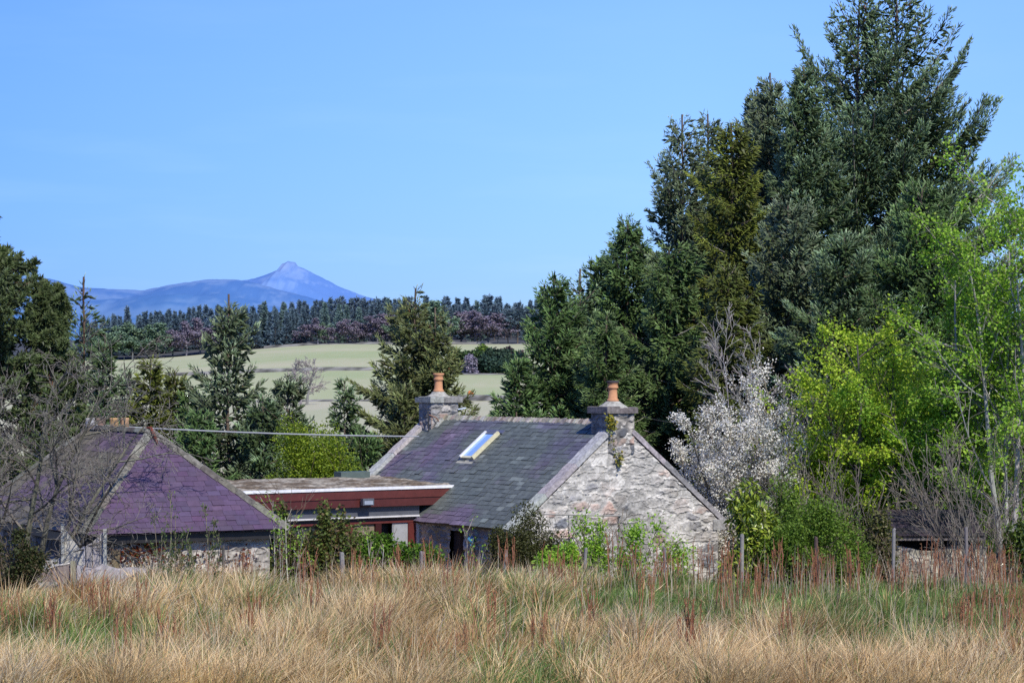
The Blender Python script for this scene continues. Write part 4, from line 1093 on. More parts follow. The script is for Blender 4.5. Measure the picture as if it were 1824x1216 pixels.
# ------------------------------------------------------------------ fields, walls and forest far behind
def build_far():
    rng = np.random.default_rng(300)
    haze_tint = lambda c, k=.95: tuple(A(*c) * (1 - k * .4) + A(.075, .11, .17) * k)  # aerial haze painted into the far tree colours as a blue tint
    tint = dict(base=haze_tint((.022, .038, .024)), mid=haze_tint((.050, .085, .048)), tip=haze_tint((.10, .15, .085)))
    tint2 = dict(base=haze_tint((.022, .036, .018)), mid=haze_tint((.055, .085, .036)), tip=haze_tint((.10, .14, .06)))
    pr = {}
    far = dict(whorl=1.0, nb=6, dens=4.0, sl=1.1, sr=.16, leader=1.6, inner=.8, up=.15)
    cl = {'conifer': 'dark conifer standing in the far forest edge', 'pine': 'open crowned conifer on the far forest skyline', 'larch': 'fresh green larch among the dark far conifers', 'beech': 'purple brown budding beech at the far forest edge', 'oak': 'dull green broadleaf tree at the far forest edge'}
    for k in range(3):
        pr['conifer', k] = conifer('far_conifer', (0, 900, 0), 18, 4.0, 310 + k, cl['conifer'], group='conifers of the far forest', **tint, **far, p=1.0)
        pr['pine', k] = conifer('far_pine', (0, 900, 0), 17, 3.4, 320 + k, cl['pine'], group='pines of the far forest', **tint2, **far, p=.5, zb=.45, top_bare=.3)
        pr['larch', k] = conifer('far_larch', (0, 900, 0), 18, 3.6, 330 + k, cl['larch'], group='larches of the far forest', base=haze_tint((.05, .085, .02)), mid=haze_tint((.11, .18, .04)), tip=haze_tint((.16, .24, .06)), **far, p=.9)
    for k in range(3):
        for kind, lc, tw in (('beech', (haze_tint((.21, .145, .165), .6), haze_tint((.17, .12, .15), .6), haze_tint((.25, .175, .175), .6)), haze_tint((.11, .085, .08), .4)), ('oak', (haze_tint((.16, .24, .07), .6), haze_tint((.12, .19, .065), .6), haze_tint((.20, .28, .09), .6)), haze_tint((.09, .08, .06), .4))):
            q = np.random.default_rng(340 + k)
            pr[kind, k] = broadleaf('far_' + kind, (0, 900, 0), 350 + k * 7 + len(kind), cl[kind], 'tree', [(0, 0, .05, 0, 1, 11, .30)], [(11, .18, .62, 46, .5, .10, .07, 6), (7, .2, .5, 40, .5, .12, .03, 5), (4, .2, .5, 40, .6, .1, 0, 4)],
                                    bark=haze_tint((.13, .12, .11), .4), twig=tw, nleaf=4200 if kind == 'beech' else 5200, leaf=(.62, .5), lcol=lc, lmat=M_FAR, spread=.35, rmin=.05, group=('beeches' if kind == 'beech' else 'broadleaf trees') + ' of the far forest', lmin=.1)
    used = set()

    def plant(kind, px, top, Y, wide=1.0):
        k = int(rng.integers(0, 3)); o = pr[kind, k]
        if (kind, k) in used:
            o = copy_tree(o)
        used.add((kind, k))
        x = (px - 912) * Y / F; g = float(ground_z(x, Y)); zt = HC - (top - HY) * Y / F
        s = max(.3, (zt - g) / (18.4 if kind not in ('beech', 'oak') else 15.5))
        o.location = (x, Y, g - .3); o.rotation_euler = (0, 0, rng.uniform(0, 6.28)); o.scale = (s * wide, s * wide, s)
    # back rows: conifers and pines along the skyline
    for px in np.arange(150, 1120, 8.5):
        t = np.interp(px, [150, 230, 330, 440, 540, 640, 760, 900, 1120], [575, 556, 549, 545, 538, 532, 530, 532, 534])
        plant('conifer' if (px < 560 or rng.random() < .45) else 'pine', px + rng.normal(0, 3), t + rng.normal(0, 6.5), rng.uniform(950, 985), rng.uniform(.95, 1.35))
    for px in np.arange(150, 560, 11):
        t = np.interp(px, [150, 230, 440, 560], [580, 565, 556, 552])
        plant('conifer', px + rng.normal(0, 3), t + rng.normal(0, 6), rng.uniform(922, 945), rng.uniform(1.0, 1.35))
    for px in np.arange(560, 1120, 17):
        plant('pine' if rng.random() < .6 else 'conifer', px + rng.normal(0, 3), 545 + rng.normal(0, 6), rng.uniform(925, 945))
    for px in (470, 506, 578, 604, 618, 640, 690, 716, 850):
        plant('larch', px, 538 + rng.normal(0, 4), 912)
    for px in np.arange(428, 540, 9):
        plant('conifer', px + rng.normal(0, 2), 552 + rng.normal(0, 6), rng.uniform(902, 915))
    # front row: beeches and other broadleaves
    for kind, px, top in (('oak', 178, 580), ('oak', 205, 572), ('oak', 236, 578), ('beech', 262, 590), ('oak', 285, 575), ('beech', 308, 582), ('beech', 332, 572), ('beech', 356, 566), ('beech', 380, 568), ('oak', 404, 585), ('beech', 545, 572), ('beech', 566, 566), ('oak', 585, 572), ('beech', 604, 562), ('beech', 628, 566),
                          ('beech', 650, 572), ('beech', 672, 556), ('beech', 694, 552), ('beech', 712, 560), ('oak', 730, 548), ('beech', 748, 552), ('oak', 775, 536), ('oak', 796, 542), ('beech', 822, 548), ('beech', 846, 546), ('beech', 870, 550), ('beech', 888, 558), ('pine', 905, 545), ('pine', 922, 540), ('pine', 940, 548), ('pine', 962, 545),
                          ('beech', 985, 555), ('pine', 1010, 545), ('beech', 1040, 552)):
        plant(kind, px, top, rng.uniform(893, 905), rng.uniform(1.4, 1.75))
    for (kind, k), o in pr.items():
        if (kind, k) not in used:
            plant(kind, 1080 + 20 * k, 545, 930)
    # copse in the field, right of the twin spruce
    for name, px, top, Y, rx, cols, lab in (('copse_tree', 828, 614, 474, 3.6, ((.075, .13, .045), (.05, .085, .04)), 'round green tree at the left of the field copse'), ('copse_tree', 855, 611, 484, 3.0, ((.16, .24, .045), (.11, .18, .04)), 'yellow green tree in the field copse'), ('copse_tree', 888, 620, 480, 3.8, ((.035, .062, .045), (.05, .08, .05)), 'dark green tree at the right of the field copse'),
                                            ('copse_tree', 840, 634, 468, 1.6, ((.27, .24, .30), (.20, .18, .24)), 'pale lilac bush in front of the field copse'), ('copse_tree', 912, 622, 488, 3.6, ((.05, .075, .05), (.10, .07, .075)), 'brownish tree behind the dark spruce at the copse'), ('copse_tree', 868, 630, 470, 4.2, ((.030, .058, .045), (.045, .075, .05)), 'low dark green tree in front of the copse')):
        x = (px - 912) * Y / F; g = float(ground_z(x, Y)); H = HC - (top - HY) * Y / F - g
        bush(name, (x, Y, g - .2), 380 + px, lab, rx, 3.2, H / 1.05, 3200, (.45, .38), cols, M_FAR, group='trees of the field copse', cat='tree', lumps=16, stems=6, air=.4)
    # bare tree standing in the field
    x = (541 - 912) * 300 / F
    broadleaf('bare_ash', (x, 300, float(ground_z(x, 300)) - .1), 391, 'bare round crowned ash alone in the pale field', 'tree', [(-.3, 0, -.1, 0, 1, 4.6, .17), (.35, 0, .12, .05, 1, 4.9, .19)], [(13, .25, .52, 48, .45, .10, .05, 7), (8, .2, .5, 42, .5, .1, .03, 5), (6, .15, .5, 40, .6, .1, 0, 4)], bark=(.24, .23, .22), twig=(.27, .24, .23), rmin=.022)
    # dry stone dykes
    for pts, h, lab in ((((300, 498), (470, 500), (700, 502), (770, 502.5), (800, 503)), .75, 'low stone dyke crossing the middle of the pale field'), (((380, 321), (520, 320), (640, 321), (760, 322), (1000, 323)), .8, 'low stone dyke along the bottom of the pale field'), (((470, 893), (560, 893), (700, 892), (830, 891), (960, 890)), .9, 'pale stone dyke along the foot of the far forest'), (((800, 465), (870, 465), (1000, 467)), .8, 'short stone dyke below the field copse')):
        mb = MB(); q = np.random.default_rng(int(pts[0][0]))
        xs = np.array([(p[0] - 912) * p[1] / F for p in pts]); ys = np.array([float(p[1]) for p in pts])
        st = pts[0][1] / 400.0; n = int((xs[-1] - xs[0]) / st)
        X = np.linspace(xs[0], xs[-1], n); Yv = np.interp(X, xs, ys); G = ground_z(X, Yv)
        tp = G + h * (.75 + .5 * fbm(X * .35 / st * .3, X * 0 + 3, 3)) * np.where(fbm(X * .05 + pts[0][0], X * 0, 3) > .60, .35, 1)
        V = np.stack([np.stack([X, Yv - .35, G - .3], -1), np.stack([X, Yv - .25 + q.normal(0, .08, n), (G + tp) / 2], -1), np.stack([X, Yv - .12, tp], -1), np.stack([X, Yv + .2, tp - .05], -1), np.stack([X, Yv + .4, G - .3], -1)])
        i, j = np.meshgrid(np.arange(4), np.arange(n - 1), indexing='ij'); f = np.stack([i * n + j, i * n + j + 1, (i + 1) * n + j + 1, (i + 1) * n + j], -1).reshape(-1, 4)
        c = A(.17, .165, .16) * q.uniform(.3, 1.6, (5, n, 1))
        tag(mb.add(V, f, c).build('field_dyke', M_STONE), lab, 'stone wall', 'dykes in the far fields')
    mb = MB()
    # vehicles parked beyond the cottage
    for px, Y, col, kind, lab in ((862, 326, (.03, .08, .30), 'car', 'blue car parked in the field beyond the far chimney'), (921, 328, (.75, .75, .76), 'car', 'white car parked behind the dark spruce beyond the cottage')):
        x = (px - 912) * Y / F; g = float(ground_z(x, Y))
        root = empty('parked_' + kind, (x, Y, g - .75), 0, lab, kind)
        prof = [(-1.9, .3), (-1.95, .75), (-1.1, .9), (-.6, 1.38), (.8, 1.40), (1.5, .95), (1.95, .85), (1.9, .3)] if kind == 'car' else [(-2.3, .35), (-2.35, 2.1), (1.2, 2.15), (1.75, 1.25), (2.35, 1.05), (2.35, .35)]
        b = MB(); n = len(prof); v = [(p[0], s, p[1]) for s in (-.85, .85) for p in prof]
        b.add(v, [tuple(range(n)), tuple(range(2 * n - 1, n - 1, -1))] + [(i, n + i, n + (i + 1) % n, (i + 1) % n) for i in range(n)], col); body = b.build('body', M_PAINT, root)
        b = MB(); q = [(-.95, .95), (-.55, 1.30), (.72, 1.32), (1.2, .98)] if kind == 'car' else [(.45, 1.3), (.45, 1.9), (1.15, 1.9), (1.5, 1.3)]
        b.add([(p[0], -.858, p[1]) for p in q], [(0, 3, 2, 1)], (.02, .025, .03)); b.build('window', M_GLASS, root)
        for wx in (-1.3, 1.3):
            for sy in (-.86, .7):
                b = MB(); a = np.linspace(0, 6.283, 15)[:-1]; v = [(wx + .32 * math.cos(t), sy + d, .32 + .32 * math.sin(t)) for d in (0, .16) for t in a]
                b.add(v, [tuple(range(14)), tuple(range(27, 13, -1))] + [(i, (i + 1) % 14, 14 + (i + 1) % 14, 14 + i) for i in range(14)], (.02, .02, .02)); b.build('wheel', M_PLAIN, root)
    x = (838 - 912) * 331 / F; b = MB(); lathe(b, [(.02, 0), (.4, .05), (.45, .4), (.35, .75), (.08, .85)], (x, 331, float(ground_z(x, 331)) + .2), (.65, .16, .03), 10)
    tag(b.build('orange_sack', M_PLAIN), 'orange sack beside the blue car beyond the cottage', 'sack')


# ------------------------------------------------------------------ the rough field in front
def fieldpt(px, py):
    Y = HC * F / (py - HY)
    return (px - 912) * Y / F, Y


def build_grass():
    rng = np.random.default_rng(400)
    GP = [(60, 1120, .8, .9, .7), (180, 1150, .7, .7, .6), (480, 1100, .7, .8, .5), (1680, 1150, 1.4, 1.2, 1), (1560, 1140, 1.2, 1.0, .9), (1785, 1165, 1.0, 1.0, .9), (1440, 1110, 1.5, 1.3, .9), (1330, 1090, 1.0, 1.2, .7), (1030, 1090, .8, 1, .5), (760, 1090, .8, 1, .35), (130, 1180, .8, .7, .8), (95, 1165, 1.1, .9, 1.0), (1120, 1130, 1.0, 1.2, .8), (1180, 1075, 1.3, 2.0, .85), (1420, 1065, 2.6, 2.2, 1.0), (1580, 1100, 1.8, 2.4, 1.0), (1660, 1090, 2.2, 2.6, 1.1), (1760, 1110, 1.6, 2.5, 1.1), (1500, 1040, 3.5, 1.5, .8), (1790, 1050, 2, 2, .9), (560, 1075, 1.2, 1.4, .5), (870, 1120, .7, 1, .4),
          (40, 1075, .8, 1, .4), (1540, 1190, .8, .8, .6), (640, 1210, .8, .6, .5), (330, 1080, 1.0, 1.0, .45), (1310, 1040, 1.6, 1.4, .5)]

    def green(x, y):
        g = .62 * sstep(.48, .68, fbm(x * .55 + 9, y * .30, 3))
        for px, py, sx, sy, am in GP:
            cx, cy = fieldpt(px, py)
            g = g + am * 1.15 * np.exp(-((x - cx) / (1.25 * sx)) ** 2 - ((y - cy) / (1.5 * sy)) ** 2)
        return np.clip(g, 0, 1)
    mb = MB()

    def blades(x, y, az, L, lean, bend, wd, c0, c1, zoff=0):
        n = len(x); z = ground_z(x, y) - .04 + zoff
        d = np.stack([np.cos(az), np.sin(az), 0 * az], -1)
        P0 = np.stack([x, y, z], -1)
        up = A(0, 0, 1)
        P1 = P0 + d * (L * .5 * lean)[:, None] + up * (L * .55 * np.cos(lean * .6))[:, None]
        P2 = P1 + d * (L * .5 * (lean + bend))[:, None] + up * (L * .5 * np.cos(np.clip(lean + bend, 0, 1.9)))[:, None]
        fa = rng.normal(0, .7, n); s = np.stack([np.cos(fa), np.sin(fa), 0 * fa], -1) * (wd * .5)[:, None]
        v = np.stack([P0 - s, P0 + s, P1 + s * .85, P1 - s * .85, P2], 1)
        b = (np.arange(n) * 5)[:, None]
        f = [b + np.array([0, 1, 2, 3]), b + np.array([3, 2, 4])]
        cm = (c0 + c1) / 2
        mb.add(v.reshape(-1, 3), f, np.stack([c0, c0, cm, cm, c1], 1).reshape(-1, 3))
    straw = np.array([(.70, .49, .255), (.78, .58, .34), (.60, .385, .19), (.82, .66, .43), (.64, .48, .27)])
    rust = np.array([(.42, .20, .085), (.48, .26, .11), (.34, .17, .075)])
    pale = np.array([(.66, .56, .42), (.57, .50, .39), (.62, .50, .34)])
    gcol = np.array([(.13, .23, .05), (.18, .27, .075), (.27, .30, .12), (.09, .19, .045)])
    # tussocks
    NT = 8300
    u = rng.random(NT); Yt = 36.0 + (61.5 - 36.0) * u ** 1.05
    Xt = rng.uniform(-1, 1, NT) * (Yt * .215 + 2.8)
    g = green(Xt, Yt)
    dn = sstep(.30, .56, fbm(Xt * .8 + 3, Yt * .42, 3)); keep = (rng.random(NT) > g * .90) & (rng.random(NT) < .30 + .70 * dn)
    Xt, Yt, g = Xt[keep], Yt[keep], g[keep]; NT = len(Xt)
    big = rng.random(NT) ** 2.6
    nb = (24 + 110 * big).astype(int)
    back = sstep(52, 58, Yt)
    kind = rng.random(NT)
    rz = sstep(.5, .68, fbm(Xt * .45 + 30, Yt * .2, 3))
    pz = np.clip(.6 * sstep(.56, .70, fbm(Xt * .4 + 60, Yt * .25 + 5, 3)) + back * .5 * (Xt < 1.5) * (rng.random(NT) < .7), 0, 1)
    i = np.repeat(np.arange(NT), nb); n = len(i)
    r = .05 + .19 * big[i]; a = rng.uniform(0, 6.283, n); q = np.sqrt(rng.random(n))
    x = Xt[i] + np.cos(a) * r * q * 1.3; y = Yt[i] + np.sin(a) * r * q
    low = 1 - .68 * sstep(-7.9, -9.2, Xt) * sstep(50.5, 53.5, Yt)
    L = low[i] * (.36 + .66 * big[i]) * rng.uniform(.6, 1.15, n) * (1 - .25 * back[i]) * np.clip(1.1 - .4 * g[i], .5, 1.1)
    wind = .24
    ax = np.cos(a) * (.20 + .5 * q) + wind + rng.normal(0, .12, n); ay = np.sin(a) * (.20 + .5 * q) + rng.normal(0, .12, n)
    lean = np.hypot(ax, ay) * rng.uniform(.4, 1.0, n); az = np.arctan2(ay, ax)
    pk = straw[rng.integers(0, 5, n)]
    isr = (rng.random(n) < .75 * rz[i] * (kind[i] < .6)); isp = rng.random(n) < .75 * pz[i]
    pk = np.where(isr[:, None], rust[rng.integers(0, 3, n)], pk); pk = np.where(isp[:, None], pale[rng.integers(0, 3, n)], pk)
    isg = rng.random(n) < np.clip(.05 + .9 * g[i], 0, .85)
    pk = np.where(isg[:, None], gcol[rng.integers(0, 4, n)], pk)
    tone = (rng.uniform(.62, 1.38, NT) * (.78 + .5 * fbm(Xt * .5 + 11, Yt * .3 + 70, 3)))[i][:, None] * rng.uniform(.8, 1.2, (n, 1))
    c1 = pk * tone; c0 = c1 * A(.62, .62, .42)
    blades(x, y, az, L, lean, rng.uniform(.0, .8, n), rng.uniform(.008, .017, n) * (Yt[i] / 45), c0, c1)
    # short turf under the tussocks: green where the field is green, dead thatch elsewhere
    n = 145000
    y = 35.5 + 27 * rng.random(n); x = rng.uniform(-1, 1, n) * (y * .215 + 2.8); g = green(x, y)
    isg = rng.random(n) < np.clip(.22 + 1.1 * g, 0, .95)
    pk = np.where(isg[:, None], gcol[rng.integers(0, 4, n)] * .95, straw[rng.integers(0, 5, n)] * .95)
    L = rng.uniform(.12, .32, n) * (1 + .25 * g)
    c1 = pk * rng.uniform(.7, 1.2, (n, 1))
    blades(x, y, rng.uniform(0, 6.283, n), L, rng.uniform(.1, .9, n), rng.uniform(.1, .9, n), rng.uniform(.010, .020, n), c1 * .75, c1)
    # tall dead stalks
    n = 6200
    y = 38 + 22 * rng.random(n); x = rng.uniform(-1, 1, n) * (y * .215 + 2.8)
    k = rng.random(n) < .35 + .5 * sstep(50, 57, y); x, y = x[k], y[k]; n = len(x)
    pk = np.where((rng.random(n) < .5)[:, None], pale[rng.integers(0, 3, n)] * .9, np.array([(.25, .13, .075), (.30, .20, .12)])[rng.integers(0, 2, n)])
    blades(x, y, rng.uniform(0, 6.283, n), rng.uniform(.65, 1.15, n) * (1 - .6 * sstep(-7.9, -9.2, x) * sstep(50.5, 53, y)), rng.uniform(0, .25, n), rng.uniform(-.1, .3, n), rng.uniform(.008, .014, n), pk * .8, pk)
    # behind the fence line the dead growth continues down to the house walls
    n = 50000
    y = 60 + 4.5 * rng.random(n) ** 1.4; x = rng.uniform(-1, 1, n) * (y * .215 + 2.8)
    pk = np.where((rng.random(n) < .3)[:, None], gcol[rng.integers(0, 4, n)], pale[rng.integers(0, 3, n)] * .8)
    c1 = pk * rng.uniform(.6, 1.2, (n, 1))
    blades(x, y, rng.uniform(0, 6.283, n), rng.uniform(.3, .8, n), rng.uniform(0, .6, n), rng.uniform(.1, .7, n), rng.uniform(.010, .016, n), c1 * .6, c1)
    tag(mb.build('dry_grass', M_GRASS), kind='stuff')


def build_docks():
    rng = np.random.default_rng(410)
    protos = []
    for k in range(6):
        mb = MB(); ns = 7 + k
        P0 = np.stack([rng.normal(0, .10, ns), rng.normal(0, .10, ns), np.zeros(ns) - .05], -1)
        D = np.stack([rng.normal(0, .07, ns), rng.normal(0, .07, ns), np.ones(ns)], -1)
        sk = skeleton(rng, P0, D, rng.uniform(.75, 1.2, ns), np.full(ns, .013), [(4, .5, .26, 11, .6, .03, .05, 4)], n0=6, curv0=.025, bias0=0)
        for P, Rr in sk:
            v, f = tubes(P, np.maximum(Rr, .005), 4); mb.add(v, f, np.repeat(jitter_cols(rng, A(.36, .165, .09), len(P), .3, .1), len(v) // len(P), 0))
        m = 26 * ns // 4
        p = np.concatenate([sample_on(rng, sk[1][0], m, .2), sample_on(rng, sk[0][0], m // 2, .6)])
        p += rng.normal(0, .006, p.shape); n = len(p)
        d = rng.normal(0, 1, (n, 3)); c = jitter_cols(rng, A(.36, .155, .08), n, .35, .12)
        mb.add(*spindles(p, d, .03, .009, c, c, c))
        protos.append(mb)
    meshes = [None] * 6
    spots = [(1290, 1100), (1318, 1110), (1345, 1085), (1352, 1068), (1700, 1160), (1722, 1165), (1745, 1150), (1768, 1120), (1806, 1190), (1640, 1045), (1690, 1040), (1560, 1030), (1480, 1032), (1180, 1060), (1150, 1110), (1012, 1062), (985, 1070), (842, 1040), (762, 1055), (680, 1190), (820, 1205), (872, 1160), (300, 1180), (90, 1160), (222, 1195), (545, 1068), (1812, 1110), (1432, 1066), (1252, 1045), (705, 1040), (660, 1072), (372, 1058), (432, 1045), (20, 1140), (1598, 1080), (1232, 1185),
             (1660, 1060), (1675, 1035), (1715, 1045), (1738, 1060), (1780, 1045), (1765, 1035), (1610, 1040), (1300, 1050), (1380, 1045), (1210, 1042), (1520, 1062), (1455, 1048), (1795, 1075), (730, 1120), (560, 1130), (450, 1170), (960, 1190), (1050, 1150), (1400, 1190), (800, 1090), (640, 1040), (250, 1110), (170, 1130), (1130, 1050), (1090, 1045), (905, 1048)]
    for j, (px, py) in enumerate(spots):
        x, y = fieldpt(px, py); k = j % 6
        if meshes[k] is None:
            o = protos[k].build('dock_clump', M_GRASS); meshes[k] = o
        else:
            o = meshes[k].copy(); COL.objects.link(o)
        o.location = (x, y, float(ground_z(x, y))); o.rotation_euler = (0, 0, rng.uniform(0, 6.28)); s = rng.uniform(.8, 1.12); o.scale = (s, s, s)
        tag(o, 'clump of dead rust brown dock stems standing in the pale grass', 'dock', 'dead dock clumps in the field')


# ------------------------------------------------------------------ fences, poles, cables, creepers
def build_fences():
    rng = np.random.default_rng(420)
    grey = (.36, .345, .34)

    def board(name, x0, x1, zt0, zt1, zb, y, c, parent=None, th=.022, mat=None):
        mb = MB(); m = 6; xs = np.linspace(x0, x1, m); zt = np.linspace(zt0, zt1, m) + rng.normal(0, .006, m)
        v = []
        for yy in (y, y + th):
            v += [(x, yy + rng.normal(0, .002), zb) for x in xs] + [(x, yy, z) for x, z in zip(xs, zt)]
        f = []
        for i in range(m - 1):
            f += [(i, i + 1, m + i + 1, m + i), (2 * m + i + 1, 2 * m + i, 3 * m + i, 3 * m + i + 1), (m + i, m + i + 1, 3 * m + i + 1, 3 * m + i)]
        f += [(0, m, 3 * m, 2 * m), (m - 1, 3 * m - 1, 4 * m - 1, 2 * m - 1)]
        return mb.add(v, f, jitter_cols(rng, A(*c), 1, .2, .04)[0]).build(name, mat or M_WOOD, parent)
    Y = 56.4
    gx = lambda px, yy=Y: (px - 912) * yy / F
    gz = lambda py, yy=Y: HC - (py - HY) * yy / F
    root = empty('plank_fence', (gx(130), Y, 0), 0, 'weathered grey plank fence whose top dips in a curve, left of the outhouse wall', 'fence')
    rx, rz = gx(130), 0.0
    tops = [(68, 79, 998, 998), (79.6, 90.5, 998, 997), (91, 102, 996, 995), (103, 114.5, 994, 990), (115.3, 127, 991, 985), (128, 139, 985, 981), (140, 151.5, 977, 972), (153, 164, 972, 966), (165.6, 177, 964, 953), (178, 189, 951, 945)]
    for a, b, t0, t1 in tops:
        board('plank', gx(a) - rx, gx(b) - rx, gz(t0), gz(t1), -.1, 0, grey, root)
    board('broken_board', gx(113.5) - rx, gx(146) - rx, gz(938), gz(981), gz(1006), -.05, (.37, .36, .30), root)
    for px, py in ((113, 932), (188, 941)):
        mb = MB(); mb.box(gx(px) - rx - .035, gx(px) - rx + .04, -.12, -.055, -.1, gz(py), (.36, .36, .32)); mb.build('post', M_WOOD, root)
    # low board fence with posts
    root = empty('board_fence', (gx(85, 55.4), 55.4, 0), 0, 'low sagging brown grey board fence at the lower left', 'fence'); rx = gx(85, 55.4)
    mb = MB(); m = 14; xs = np.linspace(gx(38, 55.4), gx(124, 55.4), m) - rx
    tp = np.interp(np.linspace(38, 124, m), [38, 60, 80, 100, 124], [1019, 1019, 1015, 1008, 1004]); bt = np.interp(np.linspace(38, 124, m), [38, 60, 80, 124], [1038, 1037, 1036, 1036])
    v = [(x, yy, gz(p, 55.4)) for yy in (0, .03) for row in (bt, tp) for x, p in zip(xs, row)]
    f = []
    for i in range(m - 1):
        f += [(i, i + 1, m + i + 1, m + i), (2 * m + i + 1, 2 * m + i, 3 * m + i, 3 * m + i + 1), (m + i, m + i + 1, 3 * m + i + 1, 3 * m + i)]
    mb.add(v, f, (.23, .19, .18)); mb.build('board', M_WOOD, root)
    mb = MB(); P = np.array([[(x, .0, gz(p, 55.4) + .012) for x, p in zip(xs, tp)]]); v, f = tubes(P, np.full((1, m), .022), 5); mb.add(v + rng.normal(0, .004, v.shape), f, (.55, .51, .46)); mb.build('frayed_edge', M_CAP, root)
    for px, py in ((33.5, 1012), (131, 998)):
        mb = MB(); mb.box(gx(px, 55.4) - rx - .05, gx(px, 55.4) - rx + .05, -.10, -.02, -.1, gz(py, 55.4), (.25, .24, .17)); mb.build('post', M_WOOD, root)
    # grey netting sheet
    mb = MB(); n, mm = 60, 16
    pxs = np.linspace(137, 262, n); tp = np.interp(pxs, [137, 160, 176, 182, 188, 210, 235, 262], [1006, 1011, 1009, 1003, 1006, 1012, 1009, 1013])
    s = np.linspace(0, 1, mm)[:, None]; Z = gz(tp, 55.7)[None] * (1 - s) + (-.05) * s; X = gx(pxs, 55.7)[None] + 0 * s
    Yy = 55.7 + .06 * np.sin(pxs * .35)[None] * s + .05 * fbm(X * 6, Z * 6, 3)
    i, j = np.meshgrid(np.arange(mm - 1), np.arange(n - 1), indexing='ij'); f = np.stack([i * n + j, (i + 1) * n + j, (i + 1) * n + j + 1, i * n + j + 1], -1).reshape(-1, 4)
    mb.add(np.stack([X, Yy, Z], -1), f, A(.40, .375, .385) * (.75 + .5 * fbm(X * 4, Z * 3, 4))[..., None])
    tag(mb.build('windbreak_sheet', M_WOOD, None, True), 'faded grey windbreak sheet sagging between grass and plank fence', 'sheet')
    tag(board('upright_board', gx(198.5, 57), gx(213, 57), gz(980, 57), gz(980, 57), -.1, 57, (.20, .155, .10), th=.05), 'short upright brown board right of the plank fence', 'board')
    # field fence posts
    for px, py, w, c, lab in ((612, 983, 11, (.30, .29, .28), 'grey fence post below the climber and the extension'), (752, 982, 13, (.27, .24, .24), 'wide grey fence post at the left corner of the cottage wall'), (900, 980, 9, (.33, .32, .31), 'grey fence post in front of the broom bush'), (1041, 976, 8, (.30, .29, .28), 'grey fence post in front of the bright green shrub'),
                              (1184, 974, 8, (.27, .26, .27), 'grey fence post behind the open shrub at the gable'), (1321, 952, 9, (.37, .35, .32), 'pale fence post in front of the yellow green laurel'), (1456, 955, 9, (.12, .085, .075), 'dark brown fence post in front of the wide hawthorn'), (1590, 941, 8, (.38, .36, .35), 'tall pale grey fence post left of the shed wall'),
                              (1722, 938, 8, (.27, .25, .24), 'grey brown fence post in the rusty stems right of the shed'), (397, 972, 6, (.12, .11, .10), 'thin dark fence post before the outhouse wall')):
        yy = 57.6; x = gx(px, yy); g = float(ground_z(x, yy)); t = gz(py, yy) - g; h = w * yy / F / 2 * .72
        mb = MB(); a = np.arange(8) * 6.283 / 8 + .39; rows = []; lx = rng.normal(0, .007)
        for k, z in enumerate((-.2, t * .33, t * .66, t - .03, t)):
            r = h * 1.08 * (1 if k < 4 else .85) + rng.normal(0, .002)
            rows.append(np.stack([r * np.cos(a) + lx * k + rng.normal(0, .002), r * np.sin(a), np.full(8, z) + (rng.normal(0, .012, 8) if k == 4 else 0)], -1))
        v = np.concatenate(rows); i, k = np.meshgrid(np.arange(4), np.arange(8), indexing='ij'); f = np.stack([i * 8 + k, i * 8 + (k + 1) % 8, (i + 1) * 8 + (k + 1) % 8, (i + 1) * 8 + k], -1).reshape(-1, 4)
        mb.add(v, [f, np.array([[32, 33, 34, 35, 36, 37, 38, 39]])], np.repeat(jitter_cols(rng, A(*c) * .65, 5, .15, .03), 8, 0))
        o = mb.build('fence_post', M_WOOD); o.location = (x, yy, g); tag(o, lab, 'fence post', 'posts of the field fence')
    # clothes frame on the gable
    yy = 60.2; root = empty('clothes_frame', (gx(1103, yy), yy, float(ground_z(gx(1103, yy), yy))), 0, 'thin grey pole with a long cross rail in front of the gable', 'frame'); rx = gx(1103, yy); g = root.location.z
    for px, py, r in ((1103, 915, .028), (1013, 916, .014)):
        mb = MB(); v, f = tubes([[(gx(px, yy) - rx, 0, -.1), (gx(px, yy) - rx + .01, 0, (gz(py, yy) - g) * .5), (gx(px, yy) - rx, 0, gz(py, yy) - g)]], [[r] * 3], 7); mb.add(v, f, (.27, .25, .22)); mb.build('pole', M_WOOD, root)
    mb = MB(); v, f = tubes([[(gx(968, yy) - rx, -.04, gz(915, yy) - g), (gx(1040, yy) - rx, -.045, gz(917, yy) - g), (gx(1106, yy) - rx, -.045, gz(918, yy) - g)]], [[.02] * 3], 6); mb.add(v, f, (.31, .29, .25)); mb.build('rail', M_WOOD, root)
    # overhead cables
    for p, q, sag, r, c, lab in ((at(158, 756, 65.9), at(746, 777, 71.6), .06, .022, (.30, .31, .33), 'thick grey overhead cable from the outhouse to the far chimney'), (at(1143, 741, 66.4), at(1418, 676, 76), .62, .010, (.03, .03, .03), 'thin black cable sagging from the near chimney toward the lime maple')):
        t = np.linspace(0, 1, 24)[:, None]; P = p * (1 - t) + q * t; P[:, 2] -= (4 * sag * t * (1 - t))[:, 0]
        mb = MB(); v, f = tubes(P[None], np.full((1, 24), r), 6); mb.add(v, f, c); tag(mb.build('overhead_cable', M_PLAIN), lab, 'cable', 'overhead cables')


def local_to_world(rootloc, th, p):
    c, s = math.cos(th), math.sin(th); p = np.asarray(p, float)
    return np.stack([p[..., 0] * c - p[..., 1] * s, p[..., 0] * s + p[..., 1] * c, p[..., 2]], -1) + A(*rootloc)


